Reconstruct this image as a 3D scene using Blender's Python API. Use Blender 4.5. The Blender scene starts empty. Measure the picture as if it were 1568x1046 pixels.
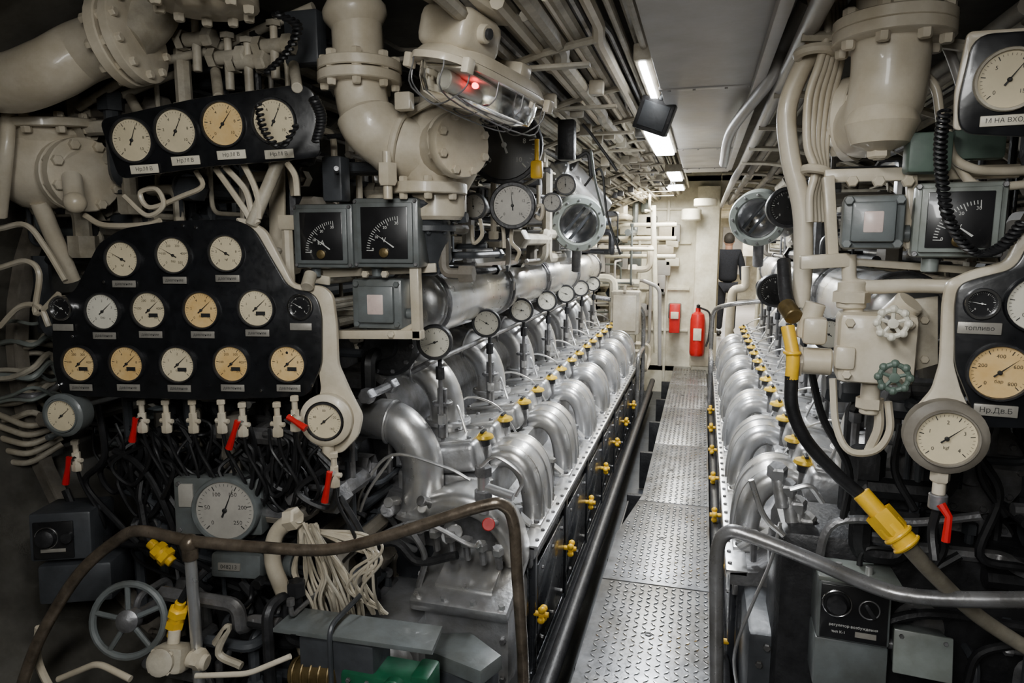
import bpy, bmesh, math, random
from mathutils import Vector, Matrix
V=Vector
# ---------------------------------------------------------------- camera solve
K=2048/1568.0                       # image pixel coordinates were read on a 1568 px wide view of the 2048 px frame
FPX=1365.33/K
TH=math.radians(15.56); PH=math.radians(8.22)
EYE=V((0,0,1.5))
FW=V((-math.sin(TH)*math.cos(PH), math.cos(TH)*math.cos(PH), -math.sin(PH)))
RT=V((math.cos(TH), math.sin(TH),0)); UP=RT.cross(FW)
def ray(u,v): return FW+RT*((u-784)/FPX)+UP*((523-v)/FPX)
def P(u,v,y):                      # image pixel cast through the camera onto the athwartships plane at depth y
    d=ray(u,v); return EYE+d*(y/d.y)
def PZ(u,v,z):
    d=ray(u,v); return EYE+d*((z-EYE.z)/d.z)
# ---------------------------------------------------------------- materials
MATS={}
def mat(name,col,rough=.5,metal=0,var=.12,bump=.15,scale=14,coat=0,col2=None,emit=None,estr=0,trans=0,grime=0):
    m=bpy.data.materials.new(name); m.use_nodes=True; nt=m.node_tree; N=nt.nodes; L=nt.links
    bs=N['Principled BSDF']
    tc=N.new('ShaderNodeTexCoord'); no=N.new('ShaderNodeTexNoise'); no.inputs['Scale'].default_value=scale
    no.inputs['Detail'].default_value=5; no.inputs['Roughness'].default_value=.65
    L.new(tc.outputs['Object'],no.inputs['Vector'])
    cr=N.new('ShaderNodeValToRGB'); a=[c*(1-var*1.6) for c in col]; b=[min(1,c*(1+var)) for c in col]
    if col2: a=list(col2)
    cr.color_ramp.elements[0].position=.33; cr.color_ramp.elements[1].position=.68
    cr.color_ramp.elements[0].color=(*a,1); cr.color_ramp.elements[1].color=(*b,1)
    L.new(no.outputs['Fac'],cr.inputs['Fac']); out=cr.outputs['Color']
    if grime:
        g=N.new('ShaderNodeTexNoise'); g.inputs['Scale'].default_value=5; g.inputs['Detail'].default_value=8; g.inputs['Roughness'].default_value=.7
        L.new(tc.outputs['Object'],g.inputs['Vector']); gr=N.new('ShaderNodeValToRGB'); gr.color_ramp.elements[0].position=.38; gr.color_ramp.elements[1].position=.60
        q=1-grime; gr.color_ramp.elements[0].color=(q,q*.96,q*.88,1); gr.color_ramp.elements[1].color=(1,1,1,1); L.new(g.outputs['Fac'],gr.inputs['Fac'])
        mx=N.new('ShaderNodeVectorMath'); mx.operation='MULTIPLY'; L.new(out,mx.inputs[0]); L.new(gr.outputs['Color'],mx.inputs[1]); out=mx.outputs[0]
    L.new(out,bs.inputs['Base Color'])
    bs.inputs['Metallic'].default_value=metal
    mr=N.new('ShaderNodeMapRange'); mr.inputs['To Min'].default_value=max(.02,rough-.1); mr.inputs['To Max'].default_value=min(1,rough+.12)
    n2=N.new('ShaderNodeTexNoise'); n2.inputs['Scale'].default_value=scale*2.3; n2.inputs['Detail'].default_value=3
    L.new(tc.outputs['Object'],n2.inputs['Vector']); L.new(n2.outputs['Fac'],mr.inputs['Value']); L.new(mr.outputs['Result'],bs.inputs['Roughness'])
    if bump>0:
        bp=N.new('ShaderNodeBump'); bp.inputs['Strength'].default_value=bump; bp.inputs['Distance'].default_value=.004
        n3=N.new('ShaderNodeTexNoise'); n3.inputs['Scale'].default_value=scale*4; n3.inputs['Detail'].default_value=3
        L.new(tc.outputs['Object'],n3.inputs['Vector']); L.new(n3.outputs['Fac'],bp.inputs['Height']); L.new(bp.outputs['Normal'],bs.inputs['Normal'])
    if coat: bs.inputs['Coat Weight'].default_value=coat; bs.inputs['Coat Roughness'].default_value=.06
    if emit: bs.inputs['Emission Color'].default_value=(*emit,1); bs.inputs['Emission Strength'].default_value=estr
    if trans: bs.inputs['Transmission Weight'].default_value=trans; bs.inputs['IOR'].default_value=1.2
    MATS[name]=m; return m
mat('cream',(.60,.54,.43),.36,0,.07,.35,7,coat=.2,grime=.20)
mat('cream_old',(.45,.41,.33),.48,0,.2,.4,9,grime=.28)
mat('cream_dark',(.20,.18,.15),.55,0,.25,.4,6,grime=.3)
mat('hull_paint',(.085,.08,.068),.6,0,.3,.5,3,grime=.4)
mat('far_white',(.78,.74,.61),.4,0,.06,.2,5,grime=.2)
mat('black_panel',(.007,.0075,.009),.30,0,.3,.06,20,coat=.25)
mat('black_rubber',(.010,.010,.011),.42,0,.3,.2,20)
mat('black_iron',(.028,.028,.030),.42,.3,.3,.4,18)
mat('grey_box',(.125,.14,.142),.38,0,.12,.25,9,coat=.15,grime=.25)
mat('grey_light',(.21,.235,.22),.4,0,.1,.25,9,coat=.1,grime=.2)
mat('grey_dark',(.050,.054,.060),.42,.1,.2,.3,9)
mat('grey_duct',(.38,.365,.355),.40,0,.06,.12,4,grime=.12)
mat('silver',(.70,.705,.72),.30,.84,.06,.22,8,grime=.12)
mat('silver_cast',(.54,.545,.56),.36,.78,.12,.5,11,grime=.22)
mat('silver_dull',(.25,.25,.26),.40,.65,.25,.6,12,grime=.3)
mat('chrome',(.80,.80,.81),.15,1,.05,.05,10)
mat('engine_side',(.034,.036,.042),.28,.3,.3,.25,6,coat=.25)
mat('rail_brown',(.18,.145,.11),.30,.6,.35,.3,16,grime=.3)
mat('rail_grey',(.32,.32,.33),.28,.65,.15,.2,10,grime=.2)
mat('plate_base',(.32,.325,.34),.33,.82,.2,.3,9,grime=.28)
mat('plate_tread',(.68,.69,.71),.24,.88,.12,.15,9,grime=.15)
mat('yellow',(.78,.46,.015),.38,0,.1,.15,15)
mat('yellow_brass',(.72,.46,.03),.33,.15,.2,.2,20)
mat('old_brass',(.14,.10,.04),.4,.6,.25,.3,20)
mat('red',(.52,.010,.010),.35,0,.1,.1,15)
mat('green',(.008,.09,.042),.4,0,.2,.2,12)
mat('green_grey',(.09,.13,.105),.5,0,.15,.3,9)
mat('face_amber',(.72,.54,.28),.4,0,.1,0,7,coat=.5,col2=(.62,.38,.13))
mat('face_cream',(.66,.57,.39),.4,0,.08,0,9,coat=.5)
mat('face_white',(.66,.63,.53),.4,0,.05,0,9,coat=.5)
mat('face_grey',(.36,.34,.30),.45,0,.12,0,9,coat=.4)
mat('face_black',(.010,.010,.011),.3,0,.2,0,9,coat=.6)
mat('ink',(.01,.01,.01),.6,0,0,0)
mat('ink_white',(.6,.6,.57),.6,0,0,0)
mat('label_plate',(.36,.34,.30),.35,.4,.12,.1,20)
mat('label_white',(.66,.61,.49),.4,0,.1,.1,20)
mat('pale_lens',(.60,.48,.44),.3,0,.1,0,12)
mat('lamp_glow',(1,1,1),.5,0,0,0,emit=(.95,.98,1),estr=18)
mat('red_glow',(1,.05,.05),.3,0,0,0,emit=(1,.02,.03),estr=22)
mat('glass',(.93,.95,.95),.06,0,0,0,trans=1)
mat('jacket',(.010,.012,.018),.85,0,.2,.2,30)
mat('trousers',(.02,.022,.03),.85,0,.2,.2,30)
mat('skin',(.45,.25,.17),.5,0,.08,.05,20)
mat('hair',(.03,.025,.02),.7,0,.3,.4,60)
mat('shoe',(.015,.015,.015),.5,0,.2,.1,20)
# ---------------------------------------------------------------- mesh builder
def fillet(pts,rad,closed=False,seg=5):
    n=len(pts); out=[]
    for i in range(n):
        p=pts[i]
        if not closed and (i==0 or i==n-1): out.append(p.copy()); continue
        a=pts[(i-1)%n]; c=pts[(i+1)%n]
        la=(a-p).length; lc=(c-p).length
        if la<1e-6 or lc<1e-6: continue
        r=min(rad,la*.49,lc*.49)
        q0=p+(a-p)*(r/la); q1=p+(c-p)*(r/lc)
        for k in range(seg+1):
            t=k/seg; out.append(q0*(1-t)**2+p*(2*t*(1-t))+q1*t*t)
    return out
def catmull(pts,seg=6):
    if len(pts)<3: return pts
    q=[pts[0]*2-pts[1]]+list(pts)+[pts[-1]*2-pts[-2]]; out=[]
    for i in range(1,len(q)-2):
        a,b,c,d=q[i-1],q[i],q[i+1],q[i+2]
        for k in range(seg):
            t=k/seg
            out.append(.5*((2*b)+(c-a)*t+(2*a-5*b+4*c-d)*t*t+(3*b-a-3*c+d)*t**3))
    out.append(pts[-1].copy()); return out
def frame(o,normal=(0,-1,0),up=(0,0,1)):
    z=V(normal).normalized(); x=V(up).cross(z).normalized(); y=z.cross(x)
    M=Matrix((x,y,z)).transposed().to_4x4(); M.translation=V(o); return M
def axisframe(o,ax):
    z=V(ax).normalized(); up=V((0,0,1)) if abs(z.z)<.9 else V((0,1,0)); return frame(o,z,up)
def onp(M,u,v):                    # local coords of an image pixel ray on a panel plane
    n=M.col[2].to_3d(); o=M.translation; d=ray(u,v)
    p=EYE+d*((o-EYE).dot(n)/d.dot(n)); q=M.inverted()@p; return V((q.x,q.y,0))
GL={}
def glyph(t):
    if t in GL: return GL[t]
    c=bpy.data.curves.new('t','FONT'); c.body=t; c.size=1; c.align_x='CENTER'; c.align_y='CENTER'; c.resolution_u=2
    o=bpy.data.objects.new('t',c); bpy.context.scene.collection.objects.link(o); bpy.context.view_layer.update()
    e=o.evaluated_get(bpy.context.evaluated_depsgraph_get()); me=e.to_mesh()
    r=([v.co.copy() for v in me.vertices],[tuple(p.vertices) for p in me.polygons]); e.to_mesh_clear()
    bpy.data.objects.remove(o); bpy.data.curves.remove(c); GL[t]=r; return r
class B:
    def __init__(s): s.v=[];s.f=[];s.m=[];s.mats=[]
    def mi(s,m):
        if m not in s.mats: s.mats.append(m)
        return s.mats.index(m)
    def add(s,vs,fs,m,M=None):
        o=len(s.v); k=s.mi(m)
        s.v+= [M@V(v) for v in vs] if M is not None else [V(v) for v in vs]
        for f in fs: s.f.append(tuple(i+o for i in f)); s.m.append(k)
    def bm(s,bm,m,M=None):
        bm.verts.index_update(); s.add([v.co for v in bm.verts],[tuple(v.index for v in f.verts) for f in bm.faces],m,M); bm.free()
    def box(s,c,sz,m,bev=.004,M=None,seg=2):
        bm=bmesh.new(); bmesh.ops.create_cube(bm,size=1)
        for v in bm.verts: v.co=V((v.co.x*sz[0]+c[0],v.co.y*sz[1]+c[1],v.co.z*sz[2]+c[2]))
        b=min(bev,min(sz)*.3)
        if b>0: bmesh.ops.bevel(bm,geom=bm.edges[:],offset=b,segments=seg,affect='EDGES',profile=.5)
        s.bm(bm,m,M)
    def prism(s,poly,d,m,M=None,bev=.003,z0=0):
        bm=bmesh.new(); vs=[bm.verts.new((p[0],p[1],z0)) for p in poly]; f=bm.faces.new(vs)
        f.normal_update()
        if f.normal.z<0: f.normal_flip()
        ex=bmesh.ops.extrude_face_region(bm,geom=[f]); nv=[g for g in ex['geom'] if isinstance(g,bmesh.types.BMVert)]
        for v in nv: v.co.z+=d
        bmesh.ops.recalc_face_normals(bm,faces=bm.faces[:])
        if bev>0:
            zz=z0+d
            es=[e for e in bm.edges if all(abs(v.co.z-zz)<1e-6 for v in e.verts)]
            bmesh.ops.bevel(bm,geom=es,offset=bev,segments=2,affect='EDGES',profile=.5)
        s.bm(bm,m,M)
    def lathe(s,prof,m,M,n=20,closed=False,flip=False):
        vs=[];rings=[]
        for r,h in prof:
            if r<1e-6: rings.append([len(vs)]); vs.append(V((0,0,h)))
            else:
                rings.append(list(range(len(vs),len(vs)+n)))
                vs+=[V((r*math.cos(2*math.pi*k/n),r*math.sin(2*math.pi*k/n),h)) for k in range(n)]
        fs=[]; R=rings+([rings[0]] if closed else [])
        for a,b in zip(R,R[1:]):
            for k in range(n):
                k2=(k+1)%n
                if len(a)==1 and len(b)==1: continue
                if len(a)==1: f=(a[0],b[k2],b[k])
                elif len(b)==1: f=(a[k],a[k2],b[0])
                else: f=(a[k],a[k2],b[k2],b[k])
                fs.append(f)
        s.add(vs,fs,m,M)
    def cyl(s,p0,p1,r,m,n=14,r2=None):
        p0=V(p0);p1=V(p1);h=(p1-p0).length
        if h<1e-6: return
        r2=r if r2 is None else r2; c=min(r,r2,h)*.12
        s.lathe([(0,0),(r-c,0),(r,c),(r2,h-c),(r2-c,h),(0,h)],m,axisframe(p0,p1-p0),n)
    def sweep(s,pts,r,m,n=10,cap=True,sq=None,upv=None):
        pts=[p for i,p in enumerate(pts) if i==0 or (p-pts[i-1]).length>1e-5]
        if len(pts)<2: return
        N=len(pts); rr=r if isinstance(r,(list,tuple)) else [r]*N
        if len(rr)!=N: rr=[rr[min(len(rr)-1,int(i*len(rr)/N))] for i in range(N)]
        t=(pts[1]-pts[0]).normalized(); a=upv if upv else (V((0,0,1)) if abs(t.z)<.9 else V((0,1,0)))
        x=a.cross(t).normalized(); vs=[];fs=[]
        for i,p in enumerate(pts):
            if i==0: t=(pts[1]-p).normalized()
            elif i==N-1: t=(p-pts[i-1]).normalized()
            else: t=((pts[i+1]-p).normalized()+(p-pts[i-1]).normalized()).normalized()
            x=(x-t*x.dot(t)).normalized(); y=t.cross(x)
            for k in range(n):
                an=2*math.pi*k/n; cx,cy=math.cos(an),math.sin(an)
                if sq:
                    e=.6; cx=math.copysign(abs(cx)**e,cx)*sq[0]; cy=math.copysign(abs(cy)**e,cy)*sq[1]
                vs.append(p+x*(rr[i]*cx)+y*(rr[i]*cy))
        for i in range(N-1):
            for k in range(n):
                k2=(k+1)%n; fs.append((i*n+k,i*n+k2,(i+1)*n+k2,(i+1)*n+k))
        if cap: fs.append(tuple(range(n-1,-1,-1))); fs.append(tuple((N-1)*n+k for k in range(n)))
        s.add(vs,fs,m)
    def pipe(s,pts,r,m,bend=None,n=10): s.sweep(fillet([V(p) for p in pts],bend or r*3.5),r,m,n)
    def cable(s,pts,r,m,n=7,seg=6): s.sweep(catmull([V(p) for p in pts],seg),r,m,n)
    def sph(s,c,r,m,sc=(1,1,1),n=14,M=None):
        prof=[(math.sin(math.pi*i/8)*r,-math.cos(math.pi*i/8)*r) for i in range(9)]; prof[0]=(0,-r);prof[-1]=(0,r)
        T=Matrix.Translation(V(c))@Matrix.Diagonal((*sc,1))
        s.lathe(prof,m,(M@T) if M is not None else T,n)
    def torus(s,c,ax,R,r,m,n=28,k=8):
        s.lathe([(R+r*math.cos(2*math.pi*i/k),r*math.sin(2*math.pi*i/k)) for i in range(k)],m,axisframe(c,ax),n,closed=True)
    def bolt(s,c,ax,r,m,h=None):
        h=h or r; M=axisframe(c,ax); s.lathe([(r,-h*.3),(r,h*.8),(r*.8,h),(0,h)],m,M,6); 
    def flange(s,c,ax,r,t,m,nb=8,br=None,bm='same'):
        c=V(c);ax=V(ax).normalized(); s.lathe([(0,-t/2),(r*.97,-t/2),(r,-t*.4),(r,t*.4),(r*.97,t/2),(0,t/2)],m,axisframe(c,ax),28)
        br=br or r*.085; M=axisframe(c,ax); b2=m if bm=='same' else bm
        for k in range(nb):
            a=2*math.pi*(k+.5)/nb; q=M@V((r*.84*math.cos(a),r*.84*math.sin(a),0))
            s.bolt(q+ax*t*.5,ax,br,b2,br*1.1); s.bolt(q-ax*t*.5,-ax,br,b2,br*1.3)
    def text(s,t,M,size,m):
        vs,fs=glyph(t); s.add([v*size for v in vs],fs,m,M)
    def gauge(s,M,r,face='face_cream',rim='black_iron',ang=40,nums=('0','10','20','30','40','50'),depth=.03,rimw=.12,ink='ink',sub=None,n=32,needle='ink'):
        s.lathe([(0,-depth),(r*(1+rimw*.7),-depth),(r*(1+rimw),-depth*.2),(r*(1+rimw),.006),(r*(1+rimw*.7),.011),(r*1.0,.011),(r*.97,.003)],rim,M,n)
        s.lathe([(r*.98,.003),(0,.003)],face,M,n)
        T=lambda x,y,z=0:M@Matrix.Translation((x,y,z))
        for i in range(31):
            a=math.radians(225-270*i/30); big=i%(6)==0; l=.16 if big else .08; w=(.016 if big else .007)*r
            R0=r*.9; R1=r*(.9-l); c,sn=math.cos(a),math.sin(a)
            vs=[(R0*c-w*sn,R0*sn+w*c,.0038),(R0*c+w*sn,R0*sn-w*c,.0038),(R1*c+w*sn,R1*sn-w*c,.0038),(R1*c-w*sn,R1*sn+w*c,.0038)]
            s.add(vs,[(0,1,2,3)],ink,M)
        for i,t in enumerate(nums):
            a=math.radians(225-270*i/max(1,len(nums)-1)); s.text(t,T(r*.6*math.cos(a),r*.6*math.sin(a),.0038),r*.20,ink)
        if sub: s.text(sub,T(0,-r*.35,.0038),r*.17,ink)
        a=math.radians(ang); c,sn=math.cos(a),math.sin(a); w=.035*r
        s.add([(-w*sn-.25*r*c,w*c-.25*r*sn,.0065),(w*sn-.25*r*c,-w*c-.25*r*sn,.0065),(r*.8*c+.005*r*sn,r*.8*sn,.0065),(r*.8*c-.005*r*sn,r*.8*sn,.0065)],[(0,1,2,3)],needle,M)
        s.lathe([(r*.08,.004),(r*.08,.008),(r*.05,.0095),(0,.0095)],needle,M,12)
    def wheel(s,M,R,m,spokes=4,r=None,lobes=0):
        r=r or R*.12; c=M.translation; ax=M.col[2].to_3d(); s.torus(c,ax,R,r,m,32)
        s.lathe([(0,-r*1.6),(R*.22,-r*1.6),(R*.22,r*1.2),(R*.12,r*1.6),(0,r*1.6)],m,M,12)
        for k in range(spokes):
            a=2*math.pi*k/spokes+.4; s.cyl(M@V((R*.15*math.cos(a),R*.15*math.sin(a),0)),M@V((R*math.cos(a),R*math.sin(a),0)),r*.75,m,8)
    def done(s,name,parent=None,sharp=38):
        if not s.v: return None
        lo=V([min(v[i] for v in s.v) for i in range(3)]); hi=V([max(v[i] for v in s.v) for i in range(3)]); c=(lo+hi)/2
        me=bpy.data.meshes.new(name); me.from_pydata([v-c for v in s.v],[],s.f)
        for m in s.mats: me.materials.append(MATS[m])
        me.polygons.foreach_set('material_index',s.m); me.polygons.foreach_set('use_smooth',[True]*len(s.f))
        me.validate(); me.set_sharp_from_angle(angle=math.radians(sharp)); me.update()
        o=bpy.data.objects.new(name,me); o.location=c; bpy.context.scene.collection.objects.link(o)
        if parent: o.parent=parent
        return o
def empty(name):
    e=bpy.data.objects.new(name,None); e.empty_display_size=.1; bpy.context.scene.collection.objects.link(e); return e
BX=-.225
rnd=random.Random(7)
# ================================================================= ROOM SHELL
def hullpt(a,k=1.0): return (BX+2.45*k*math.cos(a),1.0+1.6*k*math.sin(a))
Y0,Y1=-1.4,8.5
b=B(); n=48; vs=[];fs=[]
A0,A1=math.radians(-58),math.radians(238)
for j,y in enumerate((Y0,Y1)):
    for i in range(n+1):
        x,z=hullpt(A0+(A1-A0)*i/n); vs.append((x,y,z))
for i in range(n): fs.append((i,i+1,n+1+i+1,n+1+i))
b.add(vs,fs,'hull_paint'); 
for y in [Y0+.35+.62*k for k in range(16)]:
    for kk,w,t in ((.985,.012,.05),(.965,.05,.012)):
        pts=[V((hullpt(A0+(A1-A0)*i/n,kk)[0],y,hullpt(A0+(A1-A0)*i/n,kk)[1])) for i in range(n+1)]
        vs=[];fs=[]
        for p in pts:
            c=V((BX,y,1.0)); d=(c-p).normalized()
            for dy,dd in ((-w/2,-t/2),(w/2,-t/2),(w/2,t/2),(-w/2,t/2)): vs.append(p+V((0,dy,0))+d*dd)
        for i in range(n):
            for k in range(4): fs.append((i*4+k,i*4+(k+1)%4,(i+1)*4+(k+1)%4,(i+1)*4+k))
        b.add(vs,fs,'cream_dark')
b.done('wall_hull')
b=B(); b.box((BX,(Y0+Y1)/2,-.36),(3.0,Y1-Y0,.06),'grey_dark',0); b.done('floor')
b=B(); b.box((BX,Y0-.05,1.0),(4.9,.08,3.3),'hull_paint',.01); b.done('wall_back')
b=B(); yb=8.5
def wallrect(x0,x1,z0,z1,m='far_white',y=yb,t=.08): b.box(((x0+x1)/2,y+t/2,(z0+z1)/2),(x1-x0,t,z1-z0),m,.006)
wallrect(-2.8,.17,-.4,2.65); wallrect(.62,2.4,-.4,2.65); wallrect(.17,.62,1.95,2.65); wallrect(.17,.62,-.4,.0)
for xx in (-1.6,-1.15,-.75,-.42): b.box((xx,yb-.03,1.1),(.03,.05,2.6),'far_white',.003)
for zz in (.45,.95,1.5,1.9): b.box((-1.0,yb-.02,zz),(1.7,.035,.03),'far_white',.003)
fr=fillet([V((.16,0,0)),V((.63,0,0)),V((.63,1.97,0)),V((.16,1.97,0))],.1,True)
b.sweep([V((p.x,yb-.01,p.y+.0)) for p in fr]+[V((fr[0].x,yb-.01,fr[0].y))],.022,'far_white',8,False)
b.done('wall_far')
b=B(); b.box((.3,14,-.03),(3,11,.06),'grey_duct',0); b.done('floor_compartment')
b=B(); b.box((.3,19.5,1.1),(3.4,.08,2.6),'far_white',.01); b.box((-1.25,14,1.1),(.08,11,2.6),'far_white',.01); b.box((1.85,14,1.1),(.08,11,2.6),'far_white',.01)
for k in range(7):
    b.box((-1.15,9.6+k*1.4,1.1),(.12,.1,2.3),'far_white',.01); b.box((1.75,9.6+k*1.4,1.1),(.12,.1,2.3),'far_white',.01)
    b.box((1.6,10.2+k*1.4,1.2+.2*(k%3)),(.35,.6,.5),'grey_duct',.02)
b.box((1.1,16.5,1.45),(.5,.3,.5),'cream',.02); b.box((.75,18.5,1.3),(.6,.3,1.2),'grey_duct',.02); b.box((.95,14.5,1.7),(.25,.2,.3),'grey_box',.02); b.box((.2,17.5,1.85),(.25,.2,.15),'grey_box',.02)
b.done('wall_compartment')
b=B(); b.box((.3,14,2.25),(3.2,11,.06),'far_white',0)
for k in range(8): b.box((.3,9.3+k*1.3,2.17),(3,.08,.1),'far_white',.01)
b.done('ceiling_compartment')
# ================================================================= WALKWAY
b=B(); 
xl0,xl1,xr=-.385,-.30,.085
def wx(y): return xl0+(xl1-xl0)*max(0,min(1,(y-3.4)/.6))
secs=[(.2,1.15),(1.16,2.10),(2.11,2.9),(2.91,3.9),(3.91,5.1),(5.11,6.3),(6.31,7.4),(7.41,8.5)]
for i,(a,c) in enumerate(secs):
    poly=[V((wx(a),a,0)),V((xr,a,0)),V((xr,c,0)),V((wx(c),c,0))]
    if a<3.4<c or a<4<c: poly=[V((wx(a),a,0)),V((xr,a,0)),V((xr,c,0)),V((wx(c),c,0))]+[V((wx(q),q,0)) for q in (4.0,3.4) if a<q<c]
    b.prism(poly,.008,'plate_base',Matrix.Translation((0,0,-.008)),.0015)
    b.box((wx((a+c)/2)+.01,(a+c)/2,-.035),(.01,c-a,.055),'black_iron',.002); b.box((xr-.01,(a+c)/2,-.035),(.01,c-a,.055),'black_iron',.002)
    b.lathe([(.014,-.001),(.014,.0015),(.007,.0015),(.007,-.003),(0,-.003)],'black_iron',Matrix.Translation((-.15,(a+c)/2,.001)),12)
p=.0335
for j in range(int(8.2/p)):
    for i in range(-13,5):
        x=i*p-.002; y=.3+j*p
        if x<wx(y)+.020 or x>xr-.018 or y>8.4: continue
        if any(abs(y-s[1])<.018 for s in secs): continue
        d=1 if (i+j)%2 else -1; L=.0155; w=.0050
        dx,dy=.7071*d,.7071; nx,ny=-dy,dx; h=.0042
        vs=[(x-dx*L,y-dy*L,0),(x+nx*w,y+ny*w,0),(x+dx*L,y+dy*L,0),(x-nx*w,y-ny*w,0),(x-dx*L*.55,y-dy*L*.55,h),(x+nx*w*.4,y+ny*w*.4,h),(x+dx*L*.55,y+dy*L*.55,h),(x-nx*w*.4,y-ny*w*.4,h)]
        b.add(vs,[(0,1,5,4),(1,2,6,5),(2,3,7,6),(3,0,4,7),(4,5,6,7)],'plate_tread')
b.done('diamond_plate_walkway')
b=B()
for k in range(10):
    y=.5+k*.9; b.box((-.15,y,-.18),(.5,.04,.28),'black_iron',.004)
b.done('walkway_support_frames')
# ================================================================= ENGINES
PITCH=.63; NC=7
def engine(s):
    root=empty('marine_diesel_engine')
    X=lambda d:BX+s*d
    ya,yb_=2.42,6.95; ym=(ya+yb_)/2; ln=yb_-ya
    SW=Matrix(((s,0,0,BX),(0,0,1,0),(0,1,0,0),(0,0,0,1)))
    b=B()
    def bx(d0,d1,y0,y1,z0,z1,m,bev=.006): b.box(((X(d0)+X(d1))/2,(y0+y1)/2,(z0+z1)/2),(abs(d1-d0),y1-y0,z1-z0),m,bev)
    bx(.385,1.5,ya,yb_,-.3,.30,'engine_side',.012)
    b.prism([V((.36,.29)),V((.36,.335)),V((.45,.345)),V((.60,.46)),V((1.05,.52)),V((1.35,.42)),V((1.5,.3))],ln,'silver_dull',SW@Matrix.Translation((0,0,ya)),.006)
    bx(.345,.42,ya,yb_,.325,.345,'silver',.004)
    bx(.368,.39,ya,yb_,-.22,-.19,'engine_side',.004); bx(.37,.39,ya,yb_,.25,.29,'silver_dull',.004)
    for i in range(46): b.bolt((X(.36),ya+.05+i*.098,.345),(0,0,1),.008,'silver_dull')
    for i in range(NC+1):
        y=2.37+PITCH*i+.1
        if ya<y<yb_: bx(.362,.392,y-.02,y+.02,-.22,.29,'engine_side',.006)
    for i in range(NC):
        y=2.37+PITCH*i+.1+PITCH/2
        bx(.366,.39,y-PITCH*.42,y+PITCH*.42,-.17,.22,'engine_side',.012)
        for zz in (-.13,.18):
            for dy in (-.2,0,.2): b.bolt((X(.366),y+dy,zz),(-s,0,0),.008,'silver_dull')
    b.done('crankcase',root)
    b=B()
    for i in range(NC):
        y=2.46+PITCH*.97*i; z=.045; c=V((X(.335),y,z)); ax=V((-s,0,0))
        b.cyl((X(.37),y,z),(X(.31),y,z),.011,'yellow',10); 
        for k in range(4):
            a=k*math.pi/2+.5+i*.37; q=c+V((0,.027*math.cos(a),.027*math.sin(a)))
            b.sph(q,.0145,'yellow',(1.1,1,1),10); b.cyl(c,q,.010,'yellow',8)
        b.cyl(c+V((.012*s,0,0)),c-V((.012*s,0,0)),.02,'yellow',12)
    b.done('door_knobs',root)
    b=B(); rr=random.Random(3)
    for i in range(NC):
        y=2.68+PITCH*i; yh=y+.08
        path=[V((X(.64),yh,.55)),V((X(.575),yh,.605)),V((X(.505),yh,.605)),V((X(.45),yh,.545)),V((X(.428),yh,.44)),V((X(.425),yh,.345))]
        cp=catmull(path,5); L=len(cp)
        b.sweep(cp,[.080+.010*math.sin(math.pi*k/(L-1)) for k in range(L)],'silver',20,True,sq=(1.6,.60),upv=V((0,0,1)) )
        for off,rw in ((0,.009),(-.095,.006),(.095,.006)):
            rib=[]
            for k in range(2,L-1):
                t=(cp[k+1]-cp[k-1]).normalized(); nrm=V((0,1,0)).cross(t); 
                if nrm.z<0 and k<L*.6: nrm=-nrm
                if nrm.x*s>0 and k>=L*.6: nrm=-nrm
                rib.append(cp[k]+nrm*(.051 if off==0 else .046)+V((0,off,0)))
            b.sweep(rib,rw,'silver',6)
        bx(.375,.50,yh-.17,yh+.17,.338,.360,'silver',.006)
        for yy in (yh-.155,yh+.155): 
            for dd in (.395,.485): b.bolt((X(dd),yy,.360),(0,0,1),.012,'silver_dull')
        bx(.56,.95,y-.22,y+.26,.40,.585,'silver_cast',.02)
        for yy in (y-.14,y+.15):
            T=Matrix.Translation((X(.735),yy,.650))@Matrix.Rotation(s*.16,4,'Y')
            b.box((0,0,0),(.28,.22,.12),'silver_cast',.028,T,3)
            b.box((0,0,.064),(.25,.18,.014),'silver',.006,T)
            for sx in (-.11,0,.11):
                for sy in (-.075,.075): b.bolt(T@V((sx,sy,.071)),(0,0,1),.009,'silver_dull')
        for k in range(3): b.cyl((X(.44+.06*k),y-.20,.36+.05*k),(X(.44+.06*k),y-.20,.46+.05*k),.012,'silver_dull',8); b.bolt((X(.44+.06*k),y-.20,.46+.05*k),(0,0,1),.018,'silver',.015)
        b.cyl((X(.52),y-.19,.50),(X(.39),y-.19,.40),.014,'silver',8)
        b.cyl((X(.86),y+.06,.6),(X(.86),y+.06,.80),.026,'silver_dull',12); b.flange((X(.86),y+.06,.74),(0,0,1),.042,.015,'silver_dull',4)
        b.cable([(X(.86),y+.06,.80),(X(.83),y+.02,.88),(X(.74),y-.06,.82),(X(.68),y-.1,.70)],.006,'silver')
        b.cable([(X(.88),y+.14,.6),(X(.80),y+.16,.80),(X(.66),y+.24,.76),(X(.56),y+.28,.6)],.005,'silver')
    b.done('cylinder_heads',root)
    b=B()
    for i in range(NC):
        y=2.68+PITCH*i
        for yy in (y-.13,y+.16):
            xc=X(.605)
            b.cyl((xc,yy,.60),(xc,yy,.715),.022,'silver_dull',12); b.cyl((xc,yy,.69),(xc,yy,.722),.030,'black_iron',12)
            b.lathe([(0,0),(.038,0),(.043,.005),(.038,.015),(.018,.020),(.014,.026),(0,.026)],'yellow_brass',Matrix.Translation((xc,yy,.718)),14)
            b.box((xc,yy,.747),(.014,.052,.010),'black_iron',.003)
    b.done('filler_caps',root)
    b=B()
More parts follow.
